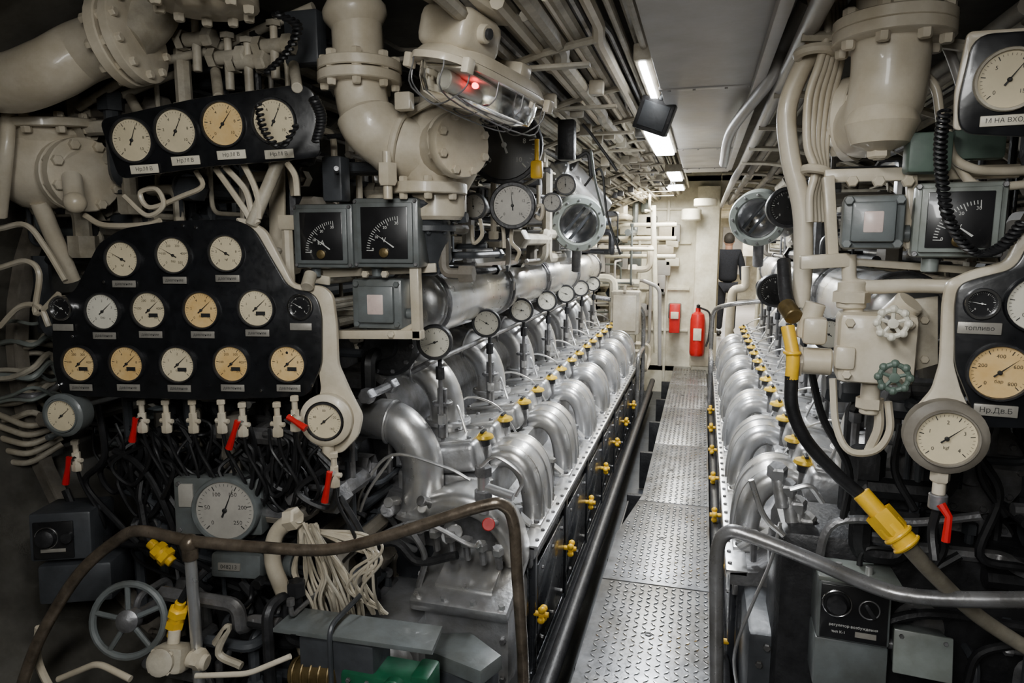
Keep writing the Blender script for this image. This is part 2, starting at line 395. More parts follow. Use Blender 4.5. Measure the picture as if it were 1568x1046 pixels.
    for i in range(NC):
        y=2.68+PITCH*i
        if i==0 and s<0:
            yy=2.36; pts=[P(520,640,yy+.12),P(570,640,yy+.03),P(612,650,yy),P(642,690,yy),P(648,735,yy),P(645,800,yy)]
            b.cable(pts,.080,'silver',20,6); b.flange(P(546,640,yy+.07),P(600,645,yy)-P(540,640,yy+.1),.10,.02,'silver_cast',8); b.flange(P(646,780,yy),(0,0,1),.115,.02,'silver_cast',8)
            b.torus(P(600,646,yy),V((1,0,-.15)),.082,.006,'silver_cast')
        pts=[(X(1.12),y-.02,.96),(X(1.0),y-.02,1.0),(X(.88),y-.02,.96),(X(.81),y-.02,.85),(X(.80),y-.02,.66)]
        b.cable(pts,.074,'silver',18,6)
        b.torus((X(.93),y-.02,.985),(s,0,.25),.076,.007,'silver_cast',22)
        b.flange((X(.80),y-.02,.75),(0,0,1),.098,.018,'silver_cast',6)
    mz,md=1.262,.865
    segs=[(2.5,3.42),(3.45,4.3),(4.33,5.4),(5.43,6.6)]
    for a,c in segs:
        b.lathe([(0,0),(.130,0),(.137,.01),(.137,c-a-.01),(.130,c-a),(0,c-a)],'silver',axisframe((X(md),a,mz),(0,1,0)),36)
        b.torus((X(md),a+.015,mz),(0,1,0),.138,.010,'silver_dull',36)
        b.torus((X(md),c-.02,mz),(0,1,0),.138,.012,'silver_dull',36)
        b.box((X(md-.14),c-.02,mz+.02),(.03,.03,.05),'silver_dull',.004)
    b.sph((X(md),2.5,mz),.125,'silver',(1,.35,1),20)
    b.done('exhaust_manifold',root)
    b=B()
    for i in range(NC):
        y=2.34+.632*i; c=V((X(.725),y,1.135))
        nrm=V((.25 if s<0 else -.35,-1,.0)); M=frame(c,nrm)
        b.gauge(M,.056,'face_white','black_iron',[200,150,170,140,160,190,150][i],('0','2','4','6','8'),.04,.20)
        b.cyl(c+V((0,.05,0)),c+V((0,.05,-.12)),.009,'black_iron',8)
        b.cyl(c+V((0,.05,-.10)),c+V((0,.05,-.15)),.018,'black_iron',8); b.cyl(c+V((0,.05,-.15)),c+V((0,.06,-.34)),.009,'silver_dull',8); b.bolt(c+V((0,.06,-.30)),(0,0,-1),.018,'silver',.03)
        b.cyl(c+V((s*.03,.07,-.08)),V((X(.86),y+.1,1.0)),.012,'silver_dull',8)
        b.cyl(c+V((s*.02,.12,-.2)),c+V((s*.02,.12,-.40)),.020,'silver_dull',10); b.flange(c+V((s*.02,.12,-.26)),(0,0,1),.040,.012,'silver_dull',4)
    b.pipe([(X(.76),2.35,1.05),(X(.76),6.6,1.05)],.010,'silver_dull')
    b.done('pressure_gauge_row',root)
    b=B()
    b.prism([V((1.05,.3)),V((1.05,.75)),V((1.12,.9)),V((1.3,.95)),V((1.55,.8)),V((1.55,-.3)),V((1.05,-.3))],yb_-ya-.2,'silver_dull',SW@Matrix.Translation((0,0,ya+.25)),.03)
    for k,(d,z,r) in enumerate([(1.05,1.1,.022),(1.12,1.12,.03),(.55,.37,.012),(1.2,1.1,.018),(.80,1.44,.016),(.98,1.45,.02)]):
        b.pipe([(X(d),ya+.2,z),(X(d),yb_,z)],r,'silver_dull' if k%2 else 'black_iron')
    b.pipe([(X(.24 if s<0 else .345),1.9,-.02),(X(.27 if s<0 else .345),7.6,-.02)],.03,'black_iron')
    b.pipe([(X(.30),1.9,-.16),(X(.30),7.6,-.16)],.04,'black_iron')
    b.done('side_lines',root)
    b=B()
    if s<0:
        bx(.385,.72,2.16,2.44,-.3,.24,'silver_cast',.03)
        for zz in (-.2,-.05,.10): 
            for dd in (.41,.70): b.bolt((X(dd),2.158,zz),(0,-1,0),.012,'silver_dull')
        T=Matrix.Translation((X(.56),2.27,.27))@Matrix.Rotation(.30,4,'X')
        b.box((0,0,0),(.37,.36,.05),'silver_cast',.018,T)
        b.box((0,0,.03),(.22,.20,.02),'silver',.01,T)
        for sx in (-.16,-.055,.055,.16):
            for sy in (-.155,.155): b.bolt(T@V((sx,sy,.026)),T.to_3x3()@V((0,0,1)),.012,'silver',.014)
        bx(.70,1.02,2.10,2.44,-.3,.16,'silver_cast',.06); bx(.76,.98,2.0,2.2,-.1,.06,'silver_cast',.05)
        b.lathe([(.13,-.05),(.125,.02),(.10,.05),(.05,.07),(0,.07)],'silver_cast',frame((X(.84),2.02,-.02),(0,-1,.25)),24)
        b.cyl((X(.52),2.12,.05),(X(.52),2.04,.04),.03,'silver',12); b.bolt((X(.52),2.05,.04),(0,-1,0),.032,'silver')
        b.cable([(X(.52),2.06,.03),(X(.54),2.04,-.05),(X(.50),2.07,-.12),(X(.5),2.1,-.25)],.014,'silver')
        M=frame((X(.45),2.157,-.02),(0,-1,0)); b.text('М.К.9',M@Matrix.Rotation(1.4,4,'Z'),.045,'silver')
        b.sweep(catmull([V((X(.78),2.37,.46)),V((X(.66),2.35,.54)),V((X(.53),2.35,.53)),V((X(.45),2.37,.44)),V((X(.42),2.39,.33))],4),.08,'silver',18,True,sq=(1.3,.6))
        for k in range(6): 
            q=V((X(.44+.06*k),2.22,.34+.01*k)); b.cyl(q,q+V((0,-.02,.08)),.014,'silver_dull',8); b.bolt(q+V((0,-.02,.07)),(0,-.2,1),.022,'silver_cast',.022)
    else:
        bx(.40,.95,2.10,2.44,-.3,.30,'grey_dark',.03)
        for k in range(6): b.bolt((X(.46+.08*k),2.10,.26),(0,-1,0),.012,'silver_dull'); b.bolt((X(.44),2.10,.2-.08*k),(0,-1,0),.012,'silver_dull')
        b.lathe([(.2,-.05),(.19,.03),(.12,.09),(0,.11)],'silver_dull',frame((X(.85),2.15,.45),(0,-1,.1)),24)
        for k in range(5):
            q=V((X(.50+.09*k),2.28,.34)); b.cyl(q,q+V((0,-.03,.10)),.016,'silver_cast',8); b.bolt(q+V((0,-.03,.08)),(0,-.2,1),.024,'silver_dull',.024)
        b.box((X(.62),2.3,.50),(.30,.12,.16),'silver_dull',.03); b.cable([(X(.45),2.2,.55),(X(.55),2.15,.62),(X(.7),2.15,.55)],.018,'black_iron')
    b.done('front_end_casting',root)
engine(-1); engine(1)
# =================================================================  CEILING DUCT & PIPES
b=B(); b.box((-.005,2.75,2.11),(.31,4.9,.22),'grey_duct',.008)
for y in (.9,2.4,3.9,4.9): 
    b.box((-.005,y,2.003),(.318,.03,.012),'grey_duct',.003)
    for xx in (-.13,-.05,.05,.12): b.bolt((xx,y,1.997),(0,0,-1),.005,'grey_duct')
b.box((.14,2.6,1.985),(.03,4.4,.03),'grey_duct',.003); b.done('ventilation_duct')
b=B(); LY=Matrix(((1,0,0,0),(0,0,1,0),(0,1,0,0),(0,0,0,1)))@Matrix.Translation((0,0,.4))
b.prism([V((-1.5,2.30)),V((-.17,2.30)),V((-.17,2.34)),V((-1.5,2.34))],8,'hull_paint',LY,0)
b.prism([V((.17,2.30)),V((1.3,2.30)),V((1.3,2.34)),V((.17,2.34))],8,'hull_paint',LY,0)
b.done('ceiling')
b=B(); r2=random.Random(11)
for k in range(46):
    f=k/45; x=-.27-.73*f+r2.uniform(-.012,.012); z=2.13-.22*f**1.3+r2.uniform(-.05,.05)
    r=r2.choice([.008,.010,.012,.014,.018,.024]); m=r2.choice(['cream','cream','cream_old','cream_old','silver_dull','cream_old'])
    y0=r2.uniform(.9,1.9) if x>-.62 else r2.uniform(2.3,2.8); pts=[(x,y0,z)]
    y=y0
    while y<7.8:
        y+=r2.uniform(.8,2.0); x2=x+r2.uniform(-.02,.02); z2=z+r2.uniform(-.02,.02); pts+= [(x,y-.06,z),(x2,y,z2)]; x,z=x2,z2
    pts.append((x,8.4,z)); b.pipe(pts,r,m,.04,8)
for y in [1.98+.62*k for k in range(10)]:
    b.cable([(-.30,y,2.06),(-.5,y,2.02),(-.8,y,1.92),(-1.05,y,1.80)],.011,'cream_old',6)
    b.box((-.58,y+.03,2.0),(.5,.03,.012),'cream_old',.002)
for k in range(54):
    x=-.32-.65*r2.random(); y=r2.uniform(1.8,6.5); z=2.10-.2*(-x-.25)/.7-.03
    b.box((x,y,z),(.05,.035,.05),r2.choice(['cream','cream_old','silver_dull']),.006)
for x,z,r in ((-.195,2.08,.012),(-.225,2.12,.010),(-.245,2.07,.009)): b.pipe([(x,.9,z),(x,3.0,z),(x,3.06,z+.06),(x,8.4,z+.06)],r,'cream_old',.04,8)
b.done('overhead_pipe_bundle')
b=B()
for k,(x,z,r,m) in enumerate([(.205,1.97,.022,'grey_duct'),(.26,2.05,.015,'cream_old'),(.30,2.0,.022,'cream_dark'),(.36,2.06,.018,'cream_old'),(.42,1.98,.02,'cream_dark'),(.5,2.05,.03,'cream_dark'),(.58,1.95,.018,'cream_dark'),(.66,1.98,.02,'cream_old')]):
    b.pipe([(x,1.2+.2*(k%4),z),(x,4.6,z),(x-.03,4.8,z-.05),(x-.03,8.4,z-.05)],r,m)
b.cable([P(1235,0,2.0),P(1200,70,2.1),P(1180,120,2.2),P(1120,200,2.9),P(1108,250,3.4)],.020,'grey_duct',10)
for y in [1.7+.62*k for k in range(9)]: b.cable([(.19,y,1.95),(.4,y,1.93),(.7,y,1.84),(1.0,y,1.6)],.012,'cream_old',6)
b.done('overhead_pipe_bundle')
def tube_light(x,y,z,w,l,on=True):
    b=B(); b.box((x,y,z+.03),(w+.03,l+.03,.05),'cream_old',.006); b.box((x,y,z),(w,l,.02),'lamp_glow' if on else 'glass',.006); b.done('fluorescent_ceiling_light')
tube_light(-.225,3.55,1.985,.10,.80); tube_light(-.20,2.45,2.035,.022,.55); tube_light(-.225,5.3,1.985,.09,.6); tube_light(-.3,7.2,2.05,.16,.6)
tube_light(-.23,-.25,2.06,.30,.9); tube_light(-.40,.75,2.13,.12,.6)  # out-of-view fixtures added around the camera to brighten the foreground
b=B(); T=Matrix.Translation(P(1003,178,2.7))@Matrix.Rotation(.35,4,'Y')@Matrix.Rotation(.15,4,'X'); b.box((0,0,0),(.13,.08,.12),'black_iron',.006,T); b.box((0,-.042,0),(.10,.006,.09),'grey_dark',.003,T); b.cyl(T@V((0,0,.05)),T@V((0,0,.22)),.008,'grey_dark'); b.done('loudspeaker')
# ================================================================= CREAM PIPES LEFT TOP
b=B(); y=1.75
c=P(186,62,y); ax=V((1,.15,.18))
b.cable([P(-140,20,y-.1),P(-60,105,y-.08),P(10,128,y-.06),P(75,108,y-.05),P(128,80,y),c],.088,'cream',24,8)
b.flange(c,ax,.135,.035,'cream',10,.015); b.flange(c+ax.normalized()*.045,ax,.135,.03,'cream',10,.013)
b.cable([c,P(230,20,y+.1),P(250,-60,y+.2)],.08,'cream_old',18)
b.done('flanged_cream_pipe')
b=B(); y=1.7; c=P(312,0,y)
b.flange(c,(0,0,1),.145,.03,'cream',10,.016); b.flange(c+V((0,0,.04)),(0,0,1),.145,.03,'cream',10,.014); b.cyl(c,c+V((0,0,.35)),.09,'cream',24)
b.lathe([(.09,0),(.06,-.025),(0,-.03)],'cream',Matrix.Translation(c),20); b.done('flanged_cream_pipe')
b=B(); y=1.95; c=P(60,245,y)
b.sph(c,.17,'cream',(1.1,.9,1.05),24); b.sph(c+V((-.18,0,.02)),.15,'cream',(1,.9,1.0),20)
q=P(128,268,y-.02); a=(1,-.25,-.05); b.cyl(c,q,.10,'cream',22); b.flange(q,a,.125,.04,'cream',8,.018); b.flange(q-V(a).normalized()*.05,a,.125,.03,'cream',8,.013)
q=P(70,190,y-.03); b.cyl(c,q+V((0,0,.03)),.12,'cream',22); b.flange(q,(0,-.1,1),.15,.03,'cream',8,.016)
b.cyl(P(60,180,y),P(64,150,y),.03,'cream'); b.pipe([P(15,150,1.8),P(10,230,1.75),P(0,330,1.8)],.022,'cream')
q=P(115,310,1.8); b.cyl(P(110,270,1.85),q,.03,'cream'); b.sph(q,.035,'cream')
b.pipe([P(60,310,1.9),P(85,370,1.95),P(110,430,2.0)],.03,'cream')
b.done('cast_gate_valve')
def clutter(name,seed,lo,hi,n,rs,ms,dirs=('x','y','z'),bend=.04,steps=(2,5),L=(.1,.5)):
    b=B(); R=random.Random(seed)
    for _ in range(n):
        p=V([R.uniform(lo[i],hi[i]) for i in range(3)]); pts=[p.copy()]; last=None
        for _k in range(R.randint(*steps)):
            a='xyz'.index(R.choice([d for d in dirs if d!=last] or dirs)); last='xyz'[a]
            q=p.copy(); q[a]=max(lo[a],min(hi[a],q[a]+R.choice((-1,1))*R.uniform(*L)))
            if (q-p).length>.04: pts.append(q); p=q
        if len(pts)<2: continue
        r=R.choice(rs); m=R.choice(ms); b.pipe(pts,r,m,bend,8)
        for e in (0,-1):
            if R.random()<.6:
                d=(pts[1]-pts[0]) if e==0 else (pts[-1]-pts[-2]); b.bolt(pts[e],d,r*1.7,m,r*2)
    return b.done(name)
CR=['cream','cream_old','cream_old','cream_dark']
for side in (-1,1):
    b=B(); R=random.Random(20+side)
    for k in range(30):
        a=math.radians(R.uniform(-25,56)); kk=R.uniform(.84,.93); x,z=BX+side*2.45*kk*math.cos(a),1.0+1.6*kk*math.sin(a)
        b.pipe([(x,2.15+R.uniform(0,.4),z),(x,8.4,z)],R.choice([.012,.018,.025,.035]),R.choice(['cream_old','cream_dark','cream_dark','grey_dark','silver_dull']),.05,8)
    b.done('hull_side_piping')
clutter('hull_branch_piping',5,(-2.15,1.98,1.05),(-1.3,2.5,2.15),80,[.008,.012,.018,.026],CR+['grey_dark','black_iron'],L=(.08,.35))
clutter('hull_branch_piping',15,(-2.42,2.0,.75),(-1.75,2.4,1.75),70,[.008,.012,.018,.030],['cream_old','cream_dark','grey_dark','grey_box','black_iron'],L=(.08,.30))
clutter('hull_branch_piping',6,(-1.3,2.1,1.4),(-.75,2.7,2.2),46,[.008,.012,.018],['cream_old','cream_dark','cream','black_iron','grey_dark'],L=(.08,.35))
clutter('bilge_piping',7,(-2.0,1.95,-.1),(-1.15,2.5,1.05),120,[.008,.012,.018,.03],['black_iron','grey_dark','silver_dull','black_rubber','cream_dark','grey_dark'],L=(.08,.35))
clutter('bilge_piping',17,(-1.75,1.66,-.2),(-1.0,2.0,.40),55,[.008,.012,.018,.022],['black_iron','grey_dark','silver_dull','black_rubber','silver_dull'],L=(.08,.30))
clutter('hull_branch_piping',8,(.75,1.95,.9),(1.6,2.6,2.1),70,[.010,.014,.02,.028],['cream_old','cream_dark','grey_dark','cream_dark','black_iron'],L=(.08,.4))
clutter('bilge_piping',9,(.45,1.98,.40),(1.5,2.4,1.1),70,[.008,.012,.02,.03],['black_iron','grey_dark','silver_dull','black_rubber','silver_dull'],L=(.08,.35))
clutter('bilge_piping',19,(.75,1.9,-.1),(1.5,2.1,.7),50,[.008,.012,.02,.03],['black_iron','grey_dark','silver_dull','black_rubber'],L=(.08,.35))
clutter('engine_service_piping',10,(-1.35,2.5,1.42),(-.75,6.4,1.85),85,[.006,.010,.016,.026],['black_iron','cream_old','cream_old','silver_dull','silver','cream_dark'],L=(.1,.6))
clutter('engine_service_piping',12,(.45,2.7,1.42),(1.0,6.4,1.85),70,[.006,.010,.016,.026],['black_iron','cream_old','silver_dull','silver','cream_dark'],L=(.1,.6))
clutter('bulkhead_piping',13,(-1.9,7.2,.1),(-.55,8.3,2.0),42,[.012,.02,.035,.045],['far_white','cream','grey_light','grey_duct','grey_box'],L=(.2,.8),bend=.08)
clutter('bulkhead_piping',14,(.70,7.2,.1),(1.6,8.3,2.0),30,[.012,.02,.035,.05],['far_white','cream'],L=(.2,.8),bend=.08)
b=B(); R=random.Random(77)
for k in range(22):
    v0=R.uniform(500,640); yy=R.uniform(1.95,2.1)
    b.cable([P(-60,v0+R.uniform(-10,30),yy),P(10,v0+R.uniform(-10,10),yy),P(50,v0-5,yy),P(80,v0+R.uniform(-30,20),yy+.1),P(110,v0+R.uniform(-60,60),yy+.2)],R.choice([.007,.010,.012]),R.choice(['grey_light','silver_dull','cream_old']),7)
for k in range(5): b.pipe([P(-60,610+22*k,1.95),P(45,655+14*k,2.0),P(95,640+10*k,2.1)],.012,'cream_old')
b.done('cable_tray')
# ================================================================= UPPER-LEFT GAUGE PANEL
M=frame(P(320,200,1.78),(.22,-1,-.10),(.0,0,1)); M=M@Matrix.Rotation(.05,4,'Z')
b=B()
poly=[onp(M,*q) for q in ((150,183),(300,150),(462,128),(480,140),(492,240),(430,247),(320,255),(182,275))]
b.prism(fillet(poly,.03,True),.010,'black_panel',M,.003,-.012)
for (u,v,ang,f) in ((203,215,65,'face_cream'),(270,201,60,'face_cream'),(342,190,50,'face_amber'),(420,186,60,'face_cream')):
    q=onp(M,u,v); b.gauge(M@Matrix.Translation(q),.062,f,'black_iron',ang,('0','2','4','6','8','10'),.03,.10)
for (u,v) in ((222,259),(285,246),(355,237),(428,236)):
    q=onp(M,u,v); b.box((q.x,q.y,.002),(.088,.026,.004),'label_white',.002,M); b.text('Нр.М В',M@Matrix.Translation((q.x,q.y,.0045)),.016,'ink')
for u0,v0,u1,v1 in ((200,150,215,178),(330,110,335,150),(450,100,455,135)): b.cyl(P(u0,v0,1.95),P(u1,v1,1.82),.016,'cream_old')
b.done('instrument_panel')
# ================================================================= LOWER-LEFT GAUGE PANEL
M=frame(P(290,470,1.80),(.18,-1,.02))
root=empty('instrument_panel')
outl=[(78,460),(112,448),(150,372),(185,350),(260,338),(360,336),(388,350),(440,440),(482,450),(492,480),(492,560),(470,608),(300,613),(92,606),(80,560)]
b=B(); b.prism(fillet([onp(M,*q) for q in outl],.03,True),.010,'black_panel',M,.003,-.012)
for q in ((112,515),(300,348),(478,590),(90,590),(400,598),(160,432),(440,540),(280,345)):
    p=onp(M,*q); b.bolt(M@V((p.x,p.y,0)),M.col[2].to_3d(),.005,'chrome')
b.done('panel_plate',root)
b=B(); edge=[(352,332),(372,334),(402,352),(445,436),(490,438),(506,452),(512,500),(514,560),(534,605),(552,640),(545,672),(520,698),(490,694),(468,668),(470,640),(488,600),(480,540),(470,470),(430,448),(385,372)]
b.prism(fillet([onp(M,*q) for q in edge],.02,True),.018,'cream',M,.006,-.036); 
for (u0,v0,u1,v1) in ((385,345,430,240),(470,440,476,420)):
    b.cyl(P(u0,v0,1.86),P(u1,v1,1.9),.02,'cream_old')
b.done('panel_frame',root)
b=B()
G=[(188,397,42,'face_cream'),(266,391,40,'face_cream'),(347,388,41,'face_cream'),
   (158,477,45,'face_white'),(229,475,40,'face_cream'),(309,475,45,'face_amber'),(393,472,45,'face_cream'),
   (122,557,40,'face_amber'),(195,557,45,'face_amber'),(273,558,45,'face_cream'),(355,557,45,'face_amber'),(441,557,48,'face_amber')]
k=0
for u,v,a,f in G:
    q=onp(M,u,v); top=v<420
    b.gauge(M@Matrix.Translation(q),.056 if not top else .054,f,'black_iron',150 if top else 42,[('0','1','2','3','4'),('0','100','200','300','400','500'),('0','2','4','6','8','10')][k%3],.03,.10,sub='бар' if k%2 else 'kgf')
    b.box((q.x,q.y-.078,.002),(.078,.022,.004),'label_plate',.002,M)
    b.text('давление',M@Matrix.Translation((q.x,q.y-.078,.0045)),.013,'ink'); 
    if v>450 and k!=3: b.box((q.x+.014,q.y-.016,.0045),(.03,.012,.001),'ink',0,M)
    k+=1
for u,v in ((95,472),(460,470)):
    q=onp(M,u,v); b.gauge(M@Matrix.Translation(q),.034,'face_black','chrome',150,('0','5'),.03,.22,ink='ink_white',needle='ink_white'); b.box((q.x,q.y-.062,.002),(.07,.022,.004),'label_plate',.002,M)
b.done('pressure_gauges',root)
b=B()
q=onp(M,500,643); T=M@Matrix.Translation((q.x,q.y,.012))
b.lathe([(0,-.06),(.072,-.06),(.084,-.03),(.084,0),(.074,.008),(.064,.010)],'cream',T,32); b.gauge(T@Matrix.Translation((.0,0,.004)),.056,'face_cream','black_iron',40,('0','40','80','120','160'),.03,.1)
b.cyl(T@V((0,-.08,-.02)),T@V((0,-.14,-.02)),.02,'cream')
q=onp(M,100,635); T=M@Matrix.Translation((q.x,q.y,.012)); b.lathe([(0,-.06),(.066,-.06),(.072,-.03),(.072,0),(.066,.006),(.058,.008)],'grey_box',T,28); b.gauge(T,.052,'face_cream','grey_box',40,('0','2','4','6'),.03,.1)
b.done('lug_gauges',root)
b=B()
def cock(u,v,y,lever=None,h=1.0):
    p=P(u,v,y); k=.9*h
    b.cyl(p+V((0,0,.06*k)),p+V((0,0,-.02*k)),.009,'cream',8); b.cyl(p+V((0,0,.02*k)),p-V((0,0,.04*k)),.014,'cream',6)
    b.cyl(p+V((-.024,0,-.01)),p+V((.024,0,-.01)),.008,'cream',8); b.bolt(p-V((0,0,.03)),(0,0,-1),.018,'cream',.02); b.bolt(p+V((0,0,.05)),(0,0,1),.014,'cream',.012)
    b.cable([p-V((0,0,.05)),p-V((0,-.02,.12)),p-V((-.04*h,-.05,.25)),p-V((.05,-.12,.36))],.006,'black_rubber')
    if lever:
        a=p+V((0,-.03,.0)); d=V(lever); b.cyl(a+V((0,.03,0)),a,.010,'chrome',8)
        b.sweep([a-d*.1,a+d*.3,a+d],[.010,.008,.012],'red',8)
for u,v,l in ((218,640,(-.02,0,-.075)),(255,640,None),(296,640,None),(340,640,None),(372,645,(-.035,0,-.085)),(425,645,None),(452,636,(.055,0,-.03)),(512,722,(-.02,0,-.09)),(117,700,(-.025,0,-.09))):
    cock(u,v,1.82 if u!=452 else 1.80,l)
b.done('shutoff_cocks')
b=B()
lp=[(190,300),(225,330),(250,315),(240,290),(215,295),(230,318),(280,300),(310,285),(300,262)]
b.cable([P(u,v,1.83+.004*i) for i,(u,v) in enumerate(lp)],.008,'cream')
for pts in ([(330,258),(360,300),(380,330),(385,345)],[(345,256),(375,290),(385,322),(395,342)],[(372,250),(388,282),(396,310),(396,335)],[(130,330),(160,345),(220,345),(245,338)],[(440,250),(452,270),(455,300)],[(0,410),(40,400),(60,420),(55,480),(90,450)],[(0,500),(30,470),(60,470),(75,500)],[(0,350),(40,345),(70,380),(100,430)]):
    b.cable([P(u,v,1.86) for u,v in pts],.010,'cream')
b.done('capillary_tubing')
b=B()
for u,v in ((350,88),(380,95),(300,60),(420,70)):
    c=P(u,v,1.95); b.cyl(c-V((.04,0,0)),c+V((.04,0,0)),.022,'cream_old',12); b.bolt(c+V((.045,0,0)),(1,0,0),.032,'cream_old',.025); b.bolt(c-V((.045,0,0)),(-1,0,0),.032,'cream_old',.025); b.cyl(c,c+V((0,0,.07)),.012,'cream'); b.bolt(c+V((0,0,.06)),(0,0,1),.024,'cream_old',.015); b.cyl(c,c-V((0,0,.10)),.014,'cream_old')
b.pipe([P(120,165,1.95),P(225,100,1.95),P(330,75,2.0),P(480,10,2.0)],.014,'cream_old'); b.pipe([P(60,160,1.98),P(180,150,2.0),P(300,100,2.05)],.012,'cream_old')
b.box(P(468,60,2.0),(.12,.06,.16),'grey_dark',.01)
b.done('small_stop_valves')
# ================================================================= CENTRE CREAM FLANGED PIPE
b=B(); y=1.95
pt=lambda u,v,yy=y:P(u,v,yy)
b.cable([pt(540,-40),pt(545,20),pt(548,70),pt(550,108)],.075,'cream',24)
b.lathe([(.075,0),(.095,.03),(.095,.05),(.075,.08)],'cream',axisframe(pt(547,42),pt(540,0)-pt(547,42)),24)
b.flange(pt(551,104),(0,0,1),.125,.03,'cream',8,.016); b.flange(pt(551,122),(0,0,1),.125,.03,'cream',8,.014)
b.cable([pt(551,118),pt(556,160),pt(570,195),pt(605,222,y+.05),pt(650,235,y+.1)],[.078]*9+[.09]*8+[.095]*8,'cream',24,6)
b.torus(pt(612,222,y+.04),(1,.2,-.25),.088,.012,'cream')
c=pt(668,240,y+.14)
b.sph(c,.14,'cream',(1,.95,1.1),24); b.cyl(c,c+V((0,0,-.20)),.095,'cream',24); b.flange(P(655,290,y+.1),(0,0,1),.125,.035,'cream',8,.014)
b.cyl(c,P(700,215,y),.09,'cream',22); b.flange(P(703,222,y-.02),(1,-.7,0),.095,.04,'cream',8,.013)
b.cyl(c,c+V((.02,.05,.35)),.07,'cream_old',20)
b.cyl(P(655,295,y+.1),P(660,400,y+.2),.07,'grey_dark',20); b.flange(P(656,350,y+.15),(0,0,1),.09,.02,'grey_dark',8)
q=pt(593,258,y-.05); b.bolt(q,(0,0,-1),.03,'cream',.05); b.cyl(q+V((0,0,.05)),q-V((0,0,.09)),.014,'cream')
b.done('flanged_cream_pipe')
# ================================================================= EMERGENCY LAMP
root=empty('bulkhead_lamp')
A=P(668,95,1.58); Bp=P(802,160,2.0); d=(Bp-A); ln=d.length; dn=d.normalized()
side=dn.cross(V((0,0,1))).normalized(); upn=side.cross(dn)
ctr=(A+Bp)/2; M=Matrix((dn,-side,upn)).transposed().to_4x4(); M.translation=ctr
M=M@Matrix.Rotation(.20,4,'X')
def oval(L,Wd,n=28): 
    out=[]
    for k in range(n):
        a=2*math.pi*k/n; c,sn=math.cos(a),math.sin(a); out.append(V((L*math.copysign(abs(c)**.6,c),Wd*math.copysign(abs(sn)**.6,sn),0)))
    return out
b=B(); H=ln*.60; Wd=.088
b.prism(oval(H,Wd),.018,'cream',M,.005)
def dome(L,W,zs,m):
    vs=[];fs=[];n=28
    for j,(sc,z) in enumerate(zs): vs+=[V((p.x*sc,p.y*sc,z)) for p in oval(L,W,n)]
    for j in range(len(zs)-1):
        for k in range(n): fs.append((j*n+k,j*n+(k+1)%n,(j+1)*n+(k+1)%n,(j+1)*n+k))
    fs.append(tuple((len(zs)-1)*n+k for k in range(n))); b.add(vs,fs,m,M)
dome(H*.97,Wd*.97,[(1,.018),(.93,.035),(.84,.048),(.6,.052)],'cream')
b.box((-H*.55,0,.085),(.17,.15,.10),'cream',.03,M,3); b.box((-H*.55,-.01,.145),(.19,.17,.018),'cream',.006,M)
b.cyl(M@V((-H*.62,-.07,.085)),M@V((-H*.62,-.092,.085)),.022,'cream',16); b.cyl(M@V((-H*.62,-.09,.085)),M@V((-H*.62,-.100,.085)),.013,'black_iron',12)
b.box((H*.45,0,.07),(.06,.10,.04),'cream',.01,M); b.cyl(M@V((-H*.5,0,.12)),M@V((-H*.5,0,.32)),.02,'cream_old')
for t in (-.8,.8):
    for sy in (-1,1): b.box((H*t,Wd*.98*sy,.0),(.03,.02,.035),'cream',.004,M)
b.done('housing',root)
b=B(); dome(H*.90,Wd*.85,[(1,0),(.98,-.035),(.9,-.065),(.6,-.08)],'glass'); b.done('glass_cover',root)
b=B()
for t in (-.75,-.25,.25,.75):
    w=Wd*.97; b.cable([M@V((H*t,-w,0)),M@V((H*t,-w*.9,-.05)),M@V((H*t,0,-.092)),M@V((H*t,w*.9,-.05)),M@V((H*t,w,0))],.002,'silver_dull',6)
for yy in (-.045,.045): b.cable([M@V((-H*.95,yy,0)),M@V((-H*.8,yy,-.075)),M@V((H*.8,yy,-.085)),M@V((H*.95,yy,0))],.002,'silver_dull',6)
b.done('wire_guard',root)
b=B(); b.cyl(M@V((-H*.45,0,-.03)),M@V((H*.3,0,-.03)),.022,'face_white',14); b.cyl(M@V((-H*.7,0,-.03)),M@V((-H*.45,0,-.03)),.028,'face_white',14); b.box((0,0,-.004),(H*1.6,Wd*1.5,.006),'cream',.002,M); b.sph(M@V((-H*.30,-.045,-.02)),.008,'red_glow'); b.done('lamp_tubes',root)
# ================================================================= DARK DIALS CENTRE
b=B(); Md=frame(P(772,222,2.45),(.15,-1,-.1)); b.gauge(Md,.125,'face_black','black_iron',110,('0','2','4','6','8','10'),.10,.12,ink='ink_white',needle='ink_white'); b.cyl(Md@V((0,0,-.1)),Md@V((0,0,-.3)),.05,'black_iron'); b.done('tachometer')
b=B(); 
for u,v,r,y in ((785,315,.066,2.25),(725,316,.040,2.3),(845,310,.03,2.5),(866,283,.035,2.7),(1206,318,.06,2.6),(1186,445,.05,2.6)):
    Md=frame(P(u,v,y),(.1,-1,0)); b.gauge(Md,r,'face_grey' if u<1000 else 'face_black','black_iron',95,('0','4','8','12','16'),.04,.2,ink='ink' if u<1000 else 'ink_white'); b.cyl(Md@V((0,0,-.04)),Md@V((0,0,-.2)),.02,'black_iron')
for pts in ([(735,335),(738,360),(725,372),(722,345)],[(785,342),(783,370),(795,385),(790,400)],[(760,330),(770,350),(772,380)],[(815,320),(830,315),(828,335),(815,328)]): b.cable([P(u,v,2.3) for u,v in pts],.007,'cream')
b.pipe([P(700,378,2.35),P(745,376,2.35)],.01,'grey_dark'); b.done('thermometer_dials')
b=B(); c=P(822,260,2.3); b.box(c,(.04,.03,.06),'yellow',.008); b.cyl(c+V((0,0,.03)),c+V((0,0,.1)),.008,'yellow'); b.done('valve_tag')
b=B()
